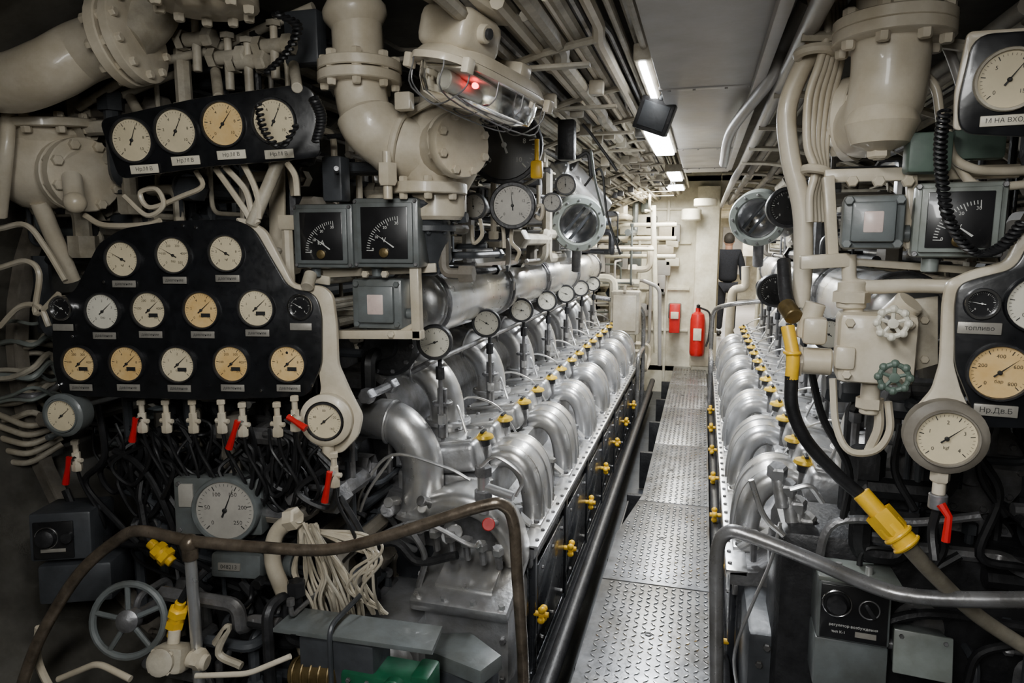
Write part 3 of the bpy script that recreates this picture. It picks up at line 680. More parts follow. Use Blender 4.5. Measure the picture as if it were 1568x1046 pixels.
for pts,r in (([(892,190),(905,205),(930,240),(945,262)],.006),([(895,285),(920,260),(930,330),(950,390)],.005),([(860,200),(880,240),(900,235),(905,270)],.008),([(845,175),(870,200),(875,240),(850,250)],.008)): b.cable([P(u,v,2.9) for u,v in pts],r,'black_rubber')
b.cable([P(905,232,2.8),P(912,280,2.8),P(925,330,2.9)],.005,'grey_light'); b.box(P(868,215,2.8),(.07,.05,.16),'black_iron',.01); b.done('hanging_cables')
def hood(u,v,y,R,tilt):
    b=B(); Mh=frame(P(u,v,y),tilt)
    b.lathe([(R*.70,.0),(R*.76,.02),(R*.96,.02),(R,.0),(R,-.12),(R*.9,-.2),(R*.5,-.26),(0,-.27)],'grey_light',Mh,40)
    b.lathe([(R*.70,.0),(R*.68,-.05),(R*.4,-.08),(0,-.085)],'chrome',Mh,40)
    for k in range(12):
        a=math.pi*2*k/12; b.bolt(Mh@V((R*.86*math.cos(a),R*.86*math.sin(a),.02)),Mh.col[2].to_3d(),.006,'silver_dull')
    for an,o in ((.9,-.02),(.9,.03)): b.box((0,o*R*6,-.02),(R*1.2,.016,.02),'grey_dark',.004,Mh@Matrix.Rotation(an,4,'Z'))
    b.cyl(Mh@V((0,0,-.2)),Mh@V((.1,-.1,-.5)),R*.45,'silver',20); b.cyl(Mh@V((R*.9,0,-.1)),Mh@V((R*1.25,0,-.1)),.02,'grey_dark')
    b.cyl(Mh@V((0,-R*.9,-.1)),Mh@V((0,-R*1.9,-.12)),.025,'silver_dull')
    b.done('exhaust_valve_hood')
hood(886,343,3.5,.140,(.25,-1,-.15)); hood(1160,335,3.4,.128,(-.15,-1,-.15))
b=B()
for (u0,v0,u1,v1,y,r) in ((852,262,905,318,3.7,.055),(868,255,925,318,4.1,.06)): b.cyl(P(u0,v0,y),P(u1,v1,y+.3),r,'silver',18); b.flange(P(u0,v0,y),P(u1,v1,y+.3)-P(u0,v0,y),r*1.4,.02,'silver_cast',8)
b.done('exhaust_branch_pipe')
# ================================================================= VOLTMETERS
def meter(name,u,v,y,w,h,face,dep=.1,nrm=(.1,-1,0),txt='V',shell='grey_box'):
    b=B(); Mm=frame(P(u,v,y),nrm)
    b.box((0,0,-dep/2),(w,h,dep),shell,.010,Mm); b.box((0,0,.004),(w*.84,h*.86,.012),shell,.006,Mm); b.box((0,0,.010),(w*.70,h*.74,.006),face,.003,Mm)
    q=w*.31; cx,cy=q*.75,-q*.85
    for i in range(21):
        a=math.radians(178-85*i/20); R0=w*.5; R1=R0-(.018 if i%5==0 else .009)*w/.19
        c,sn=math.cos(a),math.sin(a); t=.0008
        b.add([(cx+R0*c-t*sn,cy+R0*sn+t*c,.0137),(cx+R0*c+t*sn,cy+R0*sn-t*c,.0137),(cx+R1*c+t*sn,cy+R1*sn-t*c,.0137),(cx+R1*c-t*sn,cy+R1*sn+t*c,.0137)],[(0,1,2,3)],'ink_white',Mm)
    for i,tt in enumerate(('0','10','20','30')):
        a=math.radians(176-80*i/3); b.text(tt,Mm@Matrix.Translation((cx+w*.56*math.cos(a)*.72,cy+w*.56*math.sin(a)*.72,.0138)),w*.06,'ink_white')
    b.text(txt,Mm@Matrix.Translation((0,-h*.10,.0138)),w*.10,'ink_white')
    a=math.radians(150); b.add([(cx*.6,cy*.8,.016),(cx*.6+.003,cy*.8+.003,.016),(cx+w*.42*math.cos(a),cy+w*.42*math.sin(a)+.01,.016)],[(0,1,2)],'ink_white',Mm)
    b.lathe([(w*.07,.0135),(w*.07,.02),(w*.05,.022),(0,.022)],'old_brass',Mm@Matrix.Translation((0,-h*.28,0)),16)
    for sx in (-1,1):
        for sy in (-1,1): b.bolt(Mm@V((sx*w*.45,sy*h*.45,0)),Mm.col[2].to_3d(),.006,'silver_dull')
    b.cyl(Mm@V((-w*.25,-h/2,-dep/2)),Mm@V((-w*.25,-h/2-.03,-dep/2)),.016,shell); b.done(name)
meter('voltmeter',494,362,1.98,.205,.205,'face_black',.10,txt='kA'); meter('voltmeter',590,357,1.96,.215,.215,'face_black',.12,txt='V')
def lensbox(u,v,y,w,nrm=(.1,-1,0)):
    b=B(); Mm=frame(P(u,v,y),nrm); b.box((0,0,-.05),(w,w*.95,.10),'grey_box',.01,Mm); b.box((0,0,.006),(w*.7,w*.7,.02),'grey_box',.01,Mm); b.box((0,0,.012),(w*.32,w*.38,.012),'pale_lens',.004,Mm)
    for sx in (-1,1):
        for sy in (-1,1): b.bolt(Mm@V((sx*w*.4,sy*w*.38,0)),Mm.col[2].to_3d(),.010,'grey_box')
    b.cyl(Mm@V((w*.5,-w*.2,-.05)),Mm@V((w*.62,-w*.2,-.05)),.018,'grey_box'); b.done('indicator_light_box')
lensbox(577,466,2.0,.17); lensbox(1337,340,1.55,.115,(-.15,-1,0))
b=B(); b.box(P(515,275,2.0),(.07,.06,.14),'grey_dark',.008); b.cyl(P(515,262,1.95),P(515,258,1.85),.008,'silver_dull'); b.done('junction_box')
b=B()
def strap(u0,v0,u1,v1,y,w,t=.012,m='cream'):
    a,c=P(u0,v0,y),P(u1,v1,y); d=c-a; L=d.length; Mx=frame((a+c)/2,(0,-1,0),d); b.box((0,0,0),(w,L,t),m,.003,Mx)
strap(424,250,426,420,2.06,.06); strap(470,420,668,410,2.07,.03); strap(636,410,640,520,2.0,.03,.03); strap(515,512,648,512,2.0,.028,.03); strap(445,255,452,300,2.08,.03); strap(640,280,660,300,2.1,.05)
strap(470,425,505,430,2.04,.03)
for u,v in ((590,420),(600,512),(560,420)): b.bolt(P(u,v,1.985),(0,-1,0),.012,'cream')
b.cyl(P(610,512,2.0),P(635,498,2.0),.010,'cream'); b.done('instrument_mounting_bracket')
# ================================================================= LEFT LOWER
b=B(); Mm=frame(P(340,778,1.85),(.25,-1,.05))
b.box((-.02,0,-.06),(.30,.20,.10),'grey_box',.01,Mm); b.gauge(Mm@Matrix.Translation((.02,0,.02)),.10,'face_grey','grey_box',68,('0','50','100','150','200','250'),.06,.13); b.box((-.125,.04,-.008),(.05,.08,.01),'face_grey',.003,Mm)
for sy in (-.08,.08): b.bolt(Mm@V((-.15,sy,-.01)),Mm.col[2].to_3d(),.008,'silver_dull')
b.done('revolution_counter_dial')
b=B(); Mm=frame(P(360,868,1.85),(.15,-1,.1)); b.box((0,0,-.05),(.18,.085,.10),'grey_box',.012,Mm); b.box((-.02,0,.002),(.08,.026,.008),'label_plate',.003,Mm); b.text('048213',Mm@Matrix.Translation((-.02,0,.0066)),.02,'ink')
b.cyl(Mm@V((.10,.0,-.05)),Mm@V((.17,0,-.05)),.035,'silver_dull'); b.cyl(Mm@V((.16,0,-.05)),Mm@V((.19,0,-.05)),.045,'grey_box'); b.done('mechanical_counter')
b=B(); Mm=frame(P(92,822,1.75),(.45,-1,.1)); b.box((0,0,-.10),(.2,.17,.2),'grey_dark',.01,Mm); b.box((-.02,-.01,.002),(.13,.13,.01),'face_black',.004,Mm)
b.lathe([(.03,0),(.03,.02),(.02,.025),(0,.025)],'black_iron',Mm@Matrix.Translation((-.04,0,.006)),16); b.torus(Mm@V((-.04,0,.008)),Mm.col[2].to_3d(),.036,.003,'chrome'); b.lathe([(.018,0),(.018,.02),(0,.022)],'black_iron',Mm@Matrix.Translation((.03,0,.006)),12)
b.box((.04,-.17,-.1),(.24,.14,.2),'grey_dark',.012,Mm); b.box((-.02,-.045,.008),(.08,.012,.003),'label_plate',.001,Mm); b.done('control_box')
b=B(); Mw=frame(P(197,950,1.55),(.3,-1,.25)); b.wheel(Mw,.108,'grey_box',5,.011); b.cyl(Mw@V((0,0,0)),Mw@V((0,0,-.3)),.018,'silver_dull'); b.lathe([(0,-.02),(.034,-.02),(.034,.012),(.012,.024),(0,.024)],'silver_dull',Mw,16); b.done('handwheel')
b=B(); R=random.Random(5)
b.pipe([P(455,790,1.8),P(420,815,1.8),P(415,860,1.78),P(440,920,1.8),P(470,1000,1.85)],.026,'cream',.06,14); b.bolt(P(445,795,1.8),(1,0,.3),.036,'cream',.03)
for k in range(30):       # loose hanging strands fanning out of the conduit end
    yy=1.80+R.uniform(0,.12); f=k/29; e=f*95+R.uniform(-18,18)
    b.cable([P(456+f*30,804+R.uniform(-4,4),yy),P(462+e*.35+R.uniform(-4,4),832,yy),P(462+e*.65+R.uniform(-14,14),878,yy),P(470+e*.8+R.uniform(-14,14),925,yy),P(490+e*.7,985,yy+.08)],R.choice([.004,.005,.006]),R.choice(['cream','cream','cream_old']),6)
for k in range(8):
    a=R.uniform(0,50); b.cable([P(470+a*.4,812,1.9),P(520+a,822+R.uniform(-6,22),1.86),P(575+R.uniform(-14,10),842+R.uniform(0,30),1.83),P(560+R.uniform(-30,20),890+R.uniform(-10,20),1.84),P(575+R.uniform(-20,20),940,1.92)],.005,'cream',6)
b.done('wiring_loom')
b=B(); R=random.Random(8)
for k in range(64):
    u=R.uniform(170,490); v=R.uniform(660,730); yy=R.uniform(1.84,2.05); w=R.uniform(20,60)
    b.cable([P(u,v-25,yy),P(u+w*.5,v+R.uniform(-10,30),yy),P(u+R.uniform(-20,20),v+60,yy+.02),P(u-w*.6,v+R.uniform(10,40),yy),P(u+R.uniform(-40,40),v-10,yy+.05)],R.choice([.005,.007,.010]),'black_rubber',6)
for pts,r in (([(150,620),(160,700),(130,740),(180,800),(230,850)],.012),([(175,690),(210,710),(245,760),(300,900)],.012),([(100,750),(130,810),(180,830),(230,835)],.014),([(470,660),(455,720),(420,760),(400,700)],.008),([(520,760),(545,800),(560,830)],.01),([(330,910),(345,960),(330,1046)],.02),([(370,890),(400,940),(390,1046)],.018)):
    b.cable([P(u,v,1.88) for u,v in pts],r,'black_rubber',8)
for k in range(16): b.cable([P(R.uniform(180,260),R.uniform(700,760),1.95),P(R.uniform(210,260),R.uniform(740,800),1.93),P(R.uniform(200,300),R.uniform(800,860),1.92),P(R.uniform(250,420),R.uniform(860,940),1.95)],R.choice([.006,.012]),R.choice(['black_rubber','silver_dull','grey_dark']),6)
b.done('cable_tangle')
def gland(name,u,v,y,ax,L=.09,r=.028):
    b=B(); c=P(u,v,y); a=V(ax).normalized(); b.bolt(c-a*L*.1,-a,r*1.05,'yellow',L*.35); b.cyl(c-a*L*.15,c+a*L*.3,r*.9,'yellow',16); b.bolt(c+a*L*.3,a,r*1.1,'yellow',L*.3); b.cyl(c-a*L*.9,c+a*L*.9,r*.6,'yellow',14)
    b.cable([c-a*L*.9,c-a*L*1.6+V((0,.02,.01)),c-a*L*2.6+V((0,.06,.04))],r*.45,'black_rubber'); b.cable([c+a*L*.9,c+a*L*1.6+V((0,.02,-.01)),c+a*L*2.8+V((0,.06,-.05))],r*.45,'black_rubber'); b.done(name)
gland('cable_gland',247,846,1.8,(1,0,-.7),.06,.030); gland('cable_gland',270,948,1.58,(.35,0,1),.07,.026)
b=B(); a=[PZ(418,968,.33),PZ(455,935,.33),PZ(678,965,.33),PZ(662,1003,.33)]
b.prism([V((p.x,p.y,0)) for p in a],.014,'grey_box',Matrix.Translation((0,0,.33)),.003)
c=(a[0]+a[1]+a[2]+a[3])/4; b.box((c.x-.05,c.y,.16),(.25,.12,.33),'grey_dark',.01); b.done('equipment_cover_plate')
b=B(); c=P(590,1030,1.72); b.box(c+V((.0,.0,-.06)),(.24,.12,.16),'green',.012); b.cyl(c+V((.06,-.08,.0)),c+V((.06,-.05,.0)),.035,'green'); b.box(c+V((.13,0,-.02)),(.06,.1,.12),'green',.012); b.cyl(c+V((-.14,-.02,-.02)),c+V((-.30,-.02,-.04)),.045,'old_brass',18)
for k in range(5): b.torus(c+V((-.16-.03*k,-.02,-.022-.003*k)),(1,0,.1),.046,.004,'old_brass',20,6)
for k in range(4): b.bolt(c+V((-.09+.06*k,-.06,-.0)),(0,-1,0),.008,'silver_dull')
b.done('starter_unit')
b=B(); c=P(715,1015,1.95); b.prism([V((-.13,-.04)),V((.08,-.10)),V((.12,.0)),V((-.02,.10)),V((-.14,.06))],.05,'grey_box',Matrix.Translation(c),.01); b.box(c+V((0,0,-.1)),(.18,.14,.2),'grey_dark',.01); b.done('terminal_housing')
b=B(); c=P(255,1012,1.52); Mg=frame(c,(.2,-1,.3)); b.box((0,0,-.03),(.10,.08,.08),'cream_old',.018,Mg); b.lathe([(.04,0),(.04,.012),(.025,.02),(0,.02)],'cream_old',Mg@Matrix.Translation((-.01,0,.01)),18)
for k in range(4): b.bolt(Mg@V((.038*math.cos(k*1.57+.7)-.01,.038*math.sin(k*1.57+.7),.012)),Mg.col[2].to_3d(),.007,'cream')
b.cyl(Mg@V((.05,0,-.03)),Mg@V((.11,-.01,-.03)),.024,'cream',12); b.bolt(Mg@V((.08,0,-.03)),(1,0,0),.032,'cream',.02); b.cyl(Mg@V((0,.04,-.03)),Mg@V((.0,.08,-.03)),.018,'cream',12)
b.pipe([P(200,1040,1.5),P(150,1015,1.5),P(90,1040,1.5)],.010,'cream'); b.pipe([P(300,1035,1.5),P(380,1032,1.52),P(445,1005,1.56)],.008,'cream')
b.cable([P(330,985,1.6),P(350,960,1.6),P(335,1000,1.6),P(370,1020,1.6)],.012,'cream_old'); b.cable([P(60,960,1.5),P(58,1010,1.5),P(80,1060,1.5)],.012,'cream'); b.done('small_globe_valve')
b=B()
for pts,r,m in (([(545,800),(555,750),(600,697),(680,715),(720,735)],.006,'silver'),([(560,830),(640,800),(720,835),(735,830)],.009,'silver'),([(600,700),(560,760),(540,830)],.006,'silver'),([(735,715),(760,700),(800,730),(790,760)],.006,'silver'),([(620,800),(650,850),(640,900)],.012,'silver_dull'),([(520,860),(600,830),(640,860),(700,850)],.016,'black_iron'),([(420,640),(480,700),(500,760),(560,790)],.01,'black_iron')):
    b.cable([P(u,v,2.16) for u,v in pts],r,m,8)
c=P(740,745,2.25); b.cyl(c+V((0,0,.06)),c-V((0,0,.10)),.022,'silver',12); b.bolt(c+V((0,0,.05)),(0,0,1),.032,'silver_dull',.03); b.bolt(c-V((0,0,.04)),(0,0,1),.034,'silver_dull',.03); b.cyl(c,c+V((.12,-.02,-.02)),.018,'silver',10)
b.cyl(P(748,803,2.1),P(748,803,2.06),.022,'red',16); b.cyl(P(748,803,2.1),P(765,800,2.35),.012,'silver_dull')
for k in range(16): 
    c=P(rnd.uniform(555,700),rnd.uniform(760,880),2.3); b.cyl(c,c+V((rnd.uniform(-.05,.05),-.08,rnd.uniform(.02,.1))),rnd.choice([.012,.02,.03]),rnd.choice(['silver_dull','silver']),10)
b.done('fuel_line_assembly')
b=B()
for (u,v,yy,r,l) in ((585,530,2.5,.13,.1),(500,700,2.45,.13,.2),(455,560,2.6,.2,.2)):
    Mq=frame(P(u,v,yy),(.1,-1,.1)); b.lathe([(0,.0),(r*.4,.0),(r*.45,-.03),(r*.9,-.04),(r,-.07),(r,-l),(0,-l)],'black_iron',Mq,28)
    for k in range(10): b.bolt(Mq@V((r*.85*math.cos(k*.628),r*.85*math.sin(k*.628),-.04)),(.1,-1,.1),.010,'silver_dull')
b.box(P(450,800,2.7),(.9,.2,.9),'black_iron',.05)
q=P(560,930,2.3); b.box(q,(.28,.2,.22),'silver_dull',.04); b.cyl(q+V((0,-.1,0)),q+V((0,-.14,0)),.08,'silver_dull',20); b.done('reduction_gear_casing')
# ================================================================= RAILS
b=B()
pts=[P(30,1060,1.42),P(62,975,1.45),P(120,880,1.5),P(178,828,1.55),P(215,813,1.56),P(290,828,1.58),P(400,838,1.62),P(500,842,1.66),P(590,822,1.70),P(735,776,1.76),P(772,775,1.78),P(787,805,1.8),P(792,880,1.8),P(800,1000,1.8),P(803,1120,1.8),P(805,1300,1.8)]
b.cable(pts,.0175,'rail_brown',14,6); p0=P(290,832,1.58)
b.cyl(p0,V((p0.x,p0.y,-.33)),.017,'silver',16); b.cyl(p0-V((0,0,.05)),p0+V((0,0,.0)),.023,'rail_brown',16); b.sph(p0,.028,'rail_brown'); b.done('handrail')
b=B(); pts=[P(1098,1300,1.78),P(1097,1050,1.78),P(1097,930,1.78),P(1098,845,1.78),P(1112,817,1.78),P(1140,818,1.77),P(1230,852,1.74),P(1330,895,1.72),P(1390,912,1.70),P(1480,918,1.68),P(1620,918,1.66)]
b.cable(pts,.0185,'rail_grey',14,6); b.done('handrail')
b=B()
for s in (-1,1):
    X=lambda d:BX+s*d
    pp=[(X(.85),6.7,.98),(X(.45),6.75,.92),(X(.34),6.9,.86),(X(.33),6.95,.70),(X(.33),6.95,-.3)]
    b.pipe(pp,.022,'rail_grey',.1,12); b.pipe([(X(.33),6.95,.45),(X(.33),6.4,.45),(X(.33),6.4,-.3)],.020,'rail_grey',.08,12)
b.done('engine_guard_rail')
# ================================================================= RIGHT SIDE
b=B(); y=1.6; pt=lambda u,v,yy=y:P(u,v,yy)
b.cyl(pt(1374,-120),pt(1372,42),.072,'cream',26); b.flange(pt(1368,38),(0,0,1),.112,.024,'cream',8,.014); b.flange(pt(1367,56),(0,0,1),.112,.024,'cream',8,.013)
b.cable([pt(1364,60),pt(1362,110),pt(1352,165,y+.02),pt(1330,190,y+.12),pt(1310,190,y+.25)],[.072]*26,'cream',26,6)
b.lathe([(.06,.03),(.07,0),(.055,-.04),(.02,-.055),(0,-.06)],'cream',Matrix.Translation(pt(1350,190,y)),24); b.cyl(pt(1347,205),pt(1346,245),.012,'cream'); b.bolt(pt(1346,228),(0,0,-1),.022,'cream',.02)
b.flange(pt(1305,183,y+.2),(1,-.6,0),.095,.03,'cream',8,.012); b.done('flanged_cream_pipe')
b=B()
def uv(l,y,r,m='cream',n=10): b.cable([P(u,v,y) for u,v in l],r,m,n)
uv([(1250,-20),(1255,50),(1225,110),(1205,170),(1210,240),(1228,320),(1230,400),(1225,470)],1.75,.022)
for k in range(5):
    uv([(1262+k*7,-20),(1268+k*6,40),(1255+k*8,95),(1238+k*9,150),(1236+k*7,220),(1248+k*4,262),(1240+k*5,300),(1240+k*6,340)],1.70+.012*k,.009)
b.torus(P(1248,82,1.72),(0,.1,1),.035,.012,'cream'); b.torus(P(1250,262,1.70),(0.2,.1,1),.025,.010,'cream')
uv([(1410,0),(1440,50),(1465,110),(1478,170),(1465,240)],1.75,.010,'grey_duct'); uv([(1392,100),(1430,130),(1440,180),(1450,230),(1475,260),(1568,262)],1.65,.009); uv([(1450,200),(1460,240),(1490,258),(1530,262),(1600,258)],1.6,.009); uv([(1445,225),(1465,250),(1500,285),(1600,280)],1.62,.009)
b.done('cable_conduit_bundle')
def coil(l,y,R,r,turns):
    path=catmull([P(u,v,y) for u,v in l],16); L=len(path); out=[]; N=int(turns*10)
    for i in range(N):
        f=i/(N-1)*(L-1); a=int(f); c=min(a+1,L-1); p=path[a].lerp(path[c],f-a); an=turns*2*math.pi*i/N
        out.append(p+V((math.cos(an)*R,math.sin(an)*R*.8,math.sin(an)*R*.5)))
    b.sweep(out,r,'black_rubber',6)
b=B()
coil([(1446,170),(1440,225),(1443,280),(1455,340),(1490,385),(1530,380),(1568,340)],1.45,.009,.0035,42)
b.done('coiled_handset_cord')
b=B(); coil([(420,20),(455,40),(440,80),(410,110)],1.8,.012,.005,16); coil([(480,150),(492,180),(485,215)],1.75,.012,.005,14); coil([(395,160),(405,200),(430,225),(455,190)],1.72,.009,.004,16); b.done('coiled_handset_cord')
meter('ammeter',1468,337,1.55,.158,.148,'face_black',.08,(-.2,-1,0),txt='V',shell='grey_light')
b=B(); b.box(P(1420,235,1.6),(.08,.05,.08),'green_grey',.008); b.box(P(1495,222,1.62),(.10,.03,.06),'green_grey',.01); b.done('junction_box')
b=B(); strap(1262,270,1560,262,1.66,.028,.02); strap(1268,270,1275,400,1.64,.022,.03); strap(1225,402,1300,398,1.62,.03,.03); strap(1378,300,1395,380,1.6,.02,.02)
strap(1290,400,1568,420,1.66,.016,.02); strap(1395,265,1400,390,1.62,.02,.02)
b.pipe([P(1300,390,1.62),P(1300,435,1.62),P(1330,440,1.62),P(1400,437,1.62),P(1470,440,1.6)],.015,'cream',.04,12); b.pipe([P(1310,440,1.62),P(1305,470,1.62),P(1310,500,1.62)],.02,'cream')
for u in (1305,1345,1390): b.bolt(P(u,278,1.6),(0,-1,0),.012,'cream')
b.done('instrument_mounting_bracket')
root=empty('valve_manifold_block')
b=B(); Mv=frame(P(1338,530,1.62),(-.1,-1,0)); b.box((0,0,0),(.15,.15,.12),'cream',.015,Mv); b.box((-.06,-.02,.05),(.04,.05,.04),'cream',.008,Mv)
b.cyl(Mv@V((-.05,.08,0)),Mv@V((-.05,.14,0)),.03,'cream'); b.bolt(Mv@V((-.05,.1,0)),(0,0,1),.038,'cream',.02); b.cyl(Mv@V((-.08,-.04,0)),Mv@V((-.15,-.04,0)),.03,'cream'); b.bolt(Mv@V((-.15,-.04,0)),(-1,0,0),.038,'cream',.02)
b.cyl(Mv@V((0,-.08,0)),Mv@V((0,-.15,0)),.02,'cream'); b.bolt(Mv@V((0,-.12,0)),(0,0,-1),.028,'cream',.02); b.cyl(Mv@V((.03,.06,0)),Mv@V((.06,.1,.02)),.03,'cream')
b.box((-.12,.03,.01),(.05,.06,.05),'cream',.01,Mv); b.cyl(Mv@V((-.14,.01,.0)),Mv@V((-.12,.09,.0)),.022,'cream')
for sx in (-.055,.055):
    for sy in (-.055,.055): b.bolt(Mv@V((sx,sy,.06)),Mv.col[2].to_3d(),.010,'cream')
b.prism([onp(Mv,*q) for q in ((1395,460),(1440,455),(1440,560),(1400,572))],.01,'cream_old',Mv,.003,-.03)
for u,v in ((1415,490),(1415,550)): b.bolt(P(u,v,1.63),(0,-1,0),.009,'cream')
b.cable([P(1360,615,1.62),P(1362,660,1.62),P(1340,690,1.62),P(1300,690,1.62),P(1280,650,1.63),P(1275,580,1.63)],.008,'cream'); b.cable([P(1345,618,1.62),P(1345,655,1.62),P(1330,690,1.63)],.010,'cream')
b.done('block',root)
b=B()
for (u,v,m) in ((1367,495,'face_white'),(1369,578,'green_grey')):
    Mw=frame(P(u,v,1.50),(-.1,-1,0)); R=.026
    for k in range(8):
        a=k*math.pi/4; b.sph(Mw@V((R*1.08*math.cos(a),R*1.08*math.sin(a),0)),.0085,m,n=8)
    b.torus(Mw.translation,Mw.col[2].to_3d(),R,.0055,m); b.lathe([(0,-.006),(.010,-.006),(.010,.008),(0,.010)],m,Mw,10)
    for k in range(5): a=k*math.pi*.4+.3; b.cyl(Mw.translation,Mw@V((R*math.cos(a),R*math.sin(a),0)),.004,m,6)
    b.cyl(Mw.translation,Mw@V((0,0,-.12)),.010,'silver_dull')
b.done('handwheels',root)
root=empty('instrument_panel'); M=frame(P(1520,520,1.45),(-.12,-1,0))
b=B(); b.prism(fillet([onp(M,*q) for q in ((1462,465),(1468,436),(1500,425),(1555,412),(1600,330),(1760,330),(1760,660),(1500,655),(1462,560))],.02,True),.010,'black_panel',M,.003,-.01)
b.prism(fillet([onp(M,*q) for q in ((1446,465),(1452,432),(1490,415),(1545,400),(1568,345),(1640,300),(1640,330),(1580,400),(1500,440),(1466,470),(1464,560),(1475,600),(1500,655),(1490,700),(1455,722),(1410,715),(1390,670),(1395,640),(1430,600),(1442,560))],.012,True),.014,'cream',M,.005,-.03); b.done('panel_plate',root)
b=B()
q=onp(M,1530,570); b.gauge(M@Matrix.Translation(q),.050,'face_amber','black_iron',42,('0','200','400','600','800'),.03,.10,sub='бар'); b.box((q.x,q.y-.073,.002),(.07,.022,.004),'label_plate',.002,M); b.text('Нр.Дв.Б',M@Matrix.Translation((q.x,q.y-.073,.0045)),.014,'ink')
q=onp(M,1503,465); b.gauge(M@Matrix.Translation(q),.024,'face_black','chrome',170,('0','5'),.03,.25,ink='ink_white',needle='ink_white'); b.box((q.x,q.y-.046,.002),(.07,.022,.004),'label_plate',.002,M); b.text('топливо',M@Matrix.Translation((q.x,q.y-.046,.0045)),.012,'ink')
q=onp(M,1590,465); b.gauge(M@Matrix.Translation(q),.05,'face_white','black_panel',42,('0','2','4','6'),.03,.10)
q=onp(M,1447,668); T=M@Matrix.Translation((q.x,q.y,.01)); b.lathe([(0,-.06),(.066,-.06),(.072,-.03),(.072,0),(.064,.006),(.056,.008)],'cream_dark',T,32); b.gauge(T@Matrix.Translation((0,0,.004)),.052,'face_cream','cream_dark',42,('0','1','2','3','4'),.03,.08,sub='kgf')
b.cyl(T@V((0,-.07,-.02)),T@V((0,-.12,-.02)),.012,'cream'); b.bolt(T@V((0,-.075,-.02)),(0,0,-1),.018,'cream',.02); b.cyl(T@V((0,-.12,-.02)),T@V((0,-.15,-.02)),.017,'silver_dull'); b.cable([T@V((0,-.15,-.02)),T@V((-.005,-.2,-.02)),T@V((0,-.25,.0))],.009,'black_rubber')
a=T@V((0,-.13,.01)); b.sweep([a,a+V((.012,-.01,-.02)),a+V((.010,-.012,-.07))],[.009,.007,.008],'red',8); b.done('pressure_gauges',root)
M=frame(P(1530,130,1.4),(-.15,-1,-.1)); b=B()
b.prism(fillet([onp(M,*q) for q in ((1492,52),(1680,40),(1680,215),(1470,205),(1466,160))],.03,True),.012,'black_panel',M,.003,-.012)
b.prism(fillet([onp(M,*q) for q in ((1484,46),(1690,32),(1690,52),(1500,62),(1480,150),(1476,200),(1462,198),(1464,140))],.01,True),.01,'cream',M,.003,-.022)
q=onp(M,1545,122); b.gauge(M@Matrix.Translation(q),.047,'face_cream','cream_old',55,('0','5','10','15'),.04,.12); q=onp(M,1545,184); b.box((q.x,q.y,.002),(.085,.018,.004),'label_white',.002,M); b.text('М НА ВХОДЕ',M@Matrix.Translation((q.x,q.y,.0045)),.011,'ink'); b.done('instrument_panel')
b=B(); y=1.6
b.cable([P(1200,400,1.75),P(1203,450,1.7),P(1212,480,1.66)],.016,'black_iron',12); b.cyl(P(1203,468,1.66),P(1216,486,1.62),.020,'old_brass',14)
b.cable([P(1206,500,1.62),P(1214,545,1.6),P(1212,580,1.6)],.0145,'yellow',14); b.torus(P(1213,540,1.6),(0,0,1),.0155,.004,'yellow')
b.cable([P(1212,575,1.6),P(1213,625,1.6),P(1235,675,1.6),P(1280,725,1.6),P(1318,758,1.6)],.0145,'black_rubber',14,8)
a,c=P(1318,755,1.6),P(1392,838,1.56); d=(c-a); b.cyl(a,a+d*.75,.020,'yellow',16); b.bolt(a+d*.45,d,.031,'yellow',.045); b.cyl(a+d*.55,c,.028,'yellow',12); b.torus(a+d*.78,d,.028,.005,'yellow'); b.torus(a+d*.95,d,.028,.004,'yellow')
b.cable([P(1385,830,1.57),P(1430,880,1.66),P(1500,945,1.78),P(1600,1010,1.85)],.018,'cream_old',14)
b.done('shore_power_hose')
b=B(); Mm=frame(P(1307,940,1.86),(-.05,-1,.1)); k=1.22
b.box((0,0,-.06*k),(.145*k,.13*k,.12*k),'grey_box',.008,Mm); b.box((0,0,.003),(.132*k,.118*k,.006),'face_black',.003,Mm)
b.lathe([(.026,0),(.026,.02),(.02,.028),(0,.028)],'black_iron',Mm@Matrix.Translation((-.042,.024,.006)),20); b.torus(Mm@V((-.042,.024,.008)),Mm.col[2].to_3d(),.034,.003,'chrome'); b.box((0,0,.014),(.012,.042,.014),'black_iron',.004,Mm@Matrix.Translation((.036,.018,0))@Matrix.Rotation(.6,4,'Z')); b.torus(Mm@V((.036,.018,.007)),Mm.col[2].to_3d(),.024,.002,'silver_dull')
b.text('регулятор возбуждения',Mm@Matrix.Translation((0,-.034,.0067)),.010,'ink_white'); b.box((.03,-.052,.007),(.05,.014,.002),'label_plate',0,Mm); b.text('тип К-1',Mm@Matrix.Translation((-.035,-.052,.0067)),.010,'ink_white')
for sx in (-.035,.04): b.cyl(Mm@V((sx,.08,-.05)),Mm@V((sx,.115,-.05)),.009,'silver')
b.box((.01,.087,-.07),(.20,.014,.16),'grey_light',.005,Mm); b.box((0,-.15,-.08),(.18,.14,.14),'grey_box',.01,Mm); b.done('excitation_control_box')
b=B(); Mm=frame(P(1412,1003,1.86),(-.1,-1,.25)); b.box((0,0,-.05),(.125,.10,.10),'grey_box',.01,Mm); b.box((0,0,.003),(.135,.112,.012),'grey_light',.005,Mm); b.cyl(Mm@V((-.05,-.0,-.05)),Mm@V((-.10,0,-.05)),.014,'silver_dull')
for sx in (-.05,.05): b.bolt(Mm@V((sx,.04,.009)),Mm.col[2].to_3d(),.006,'silver_dull')
b.done('terminal_box')
b=B()
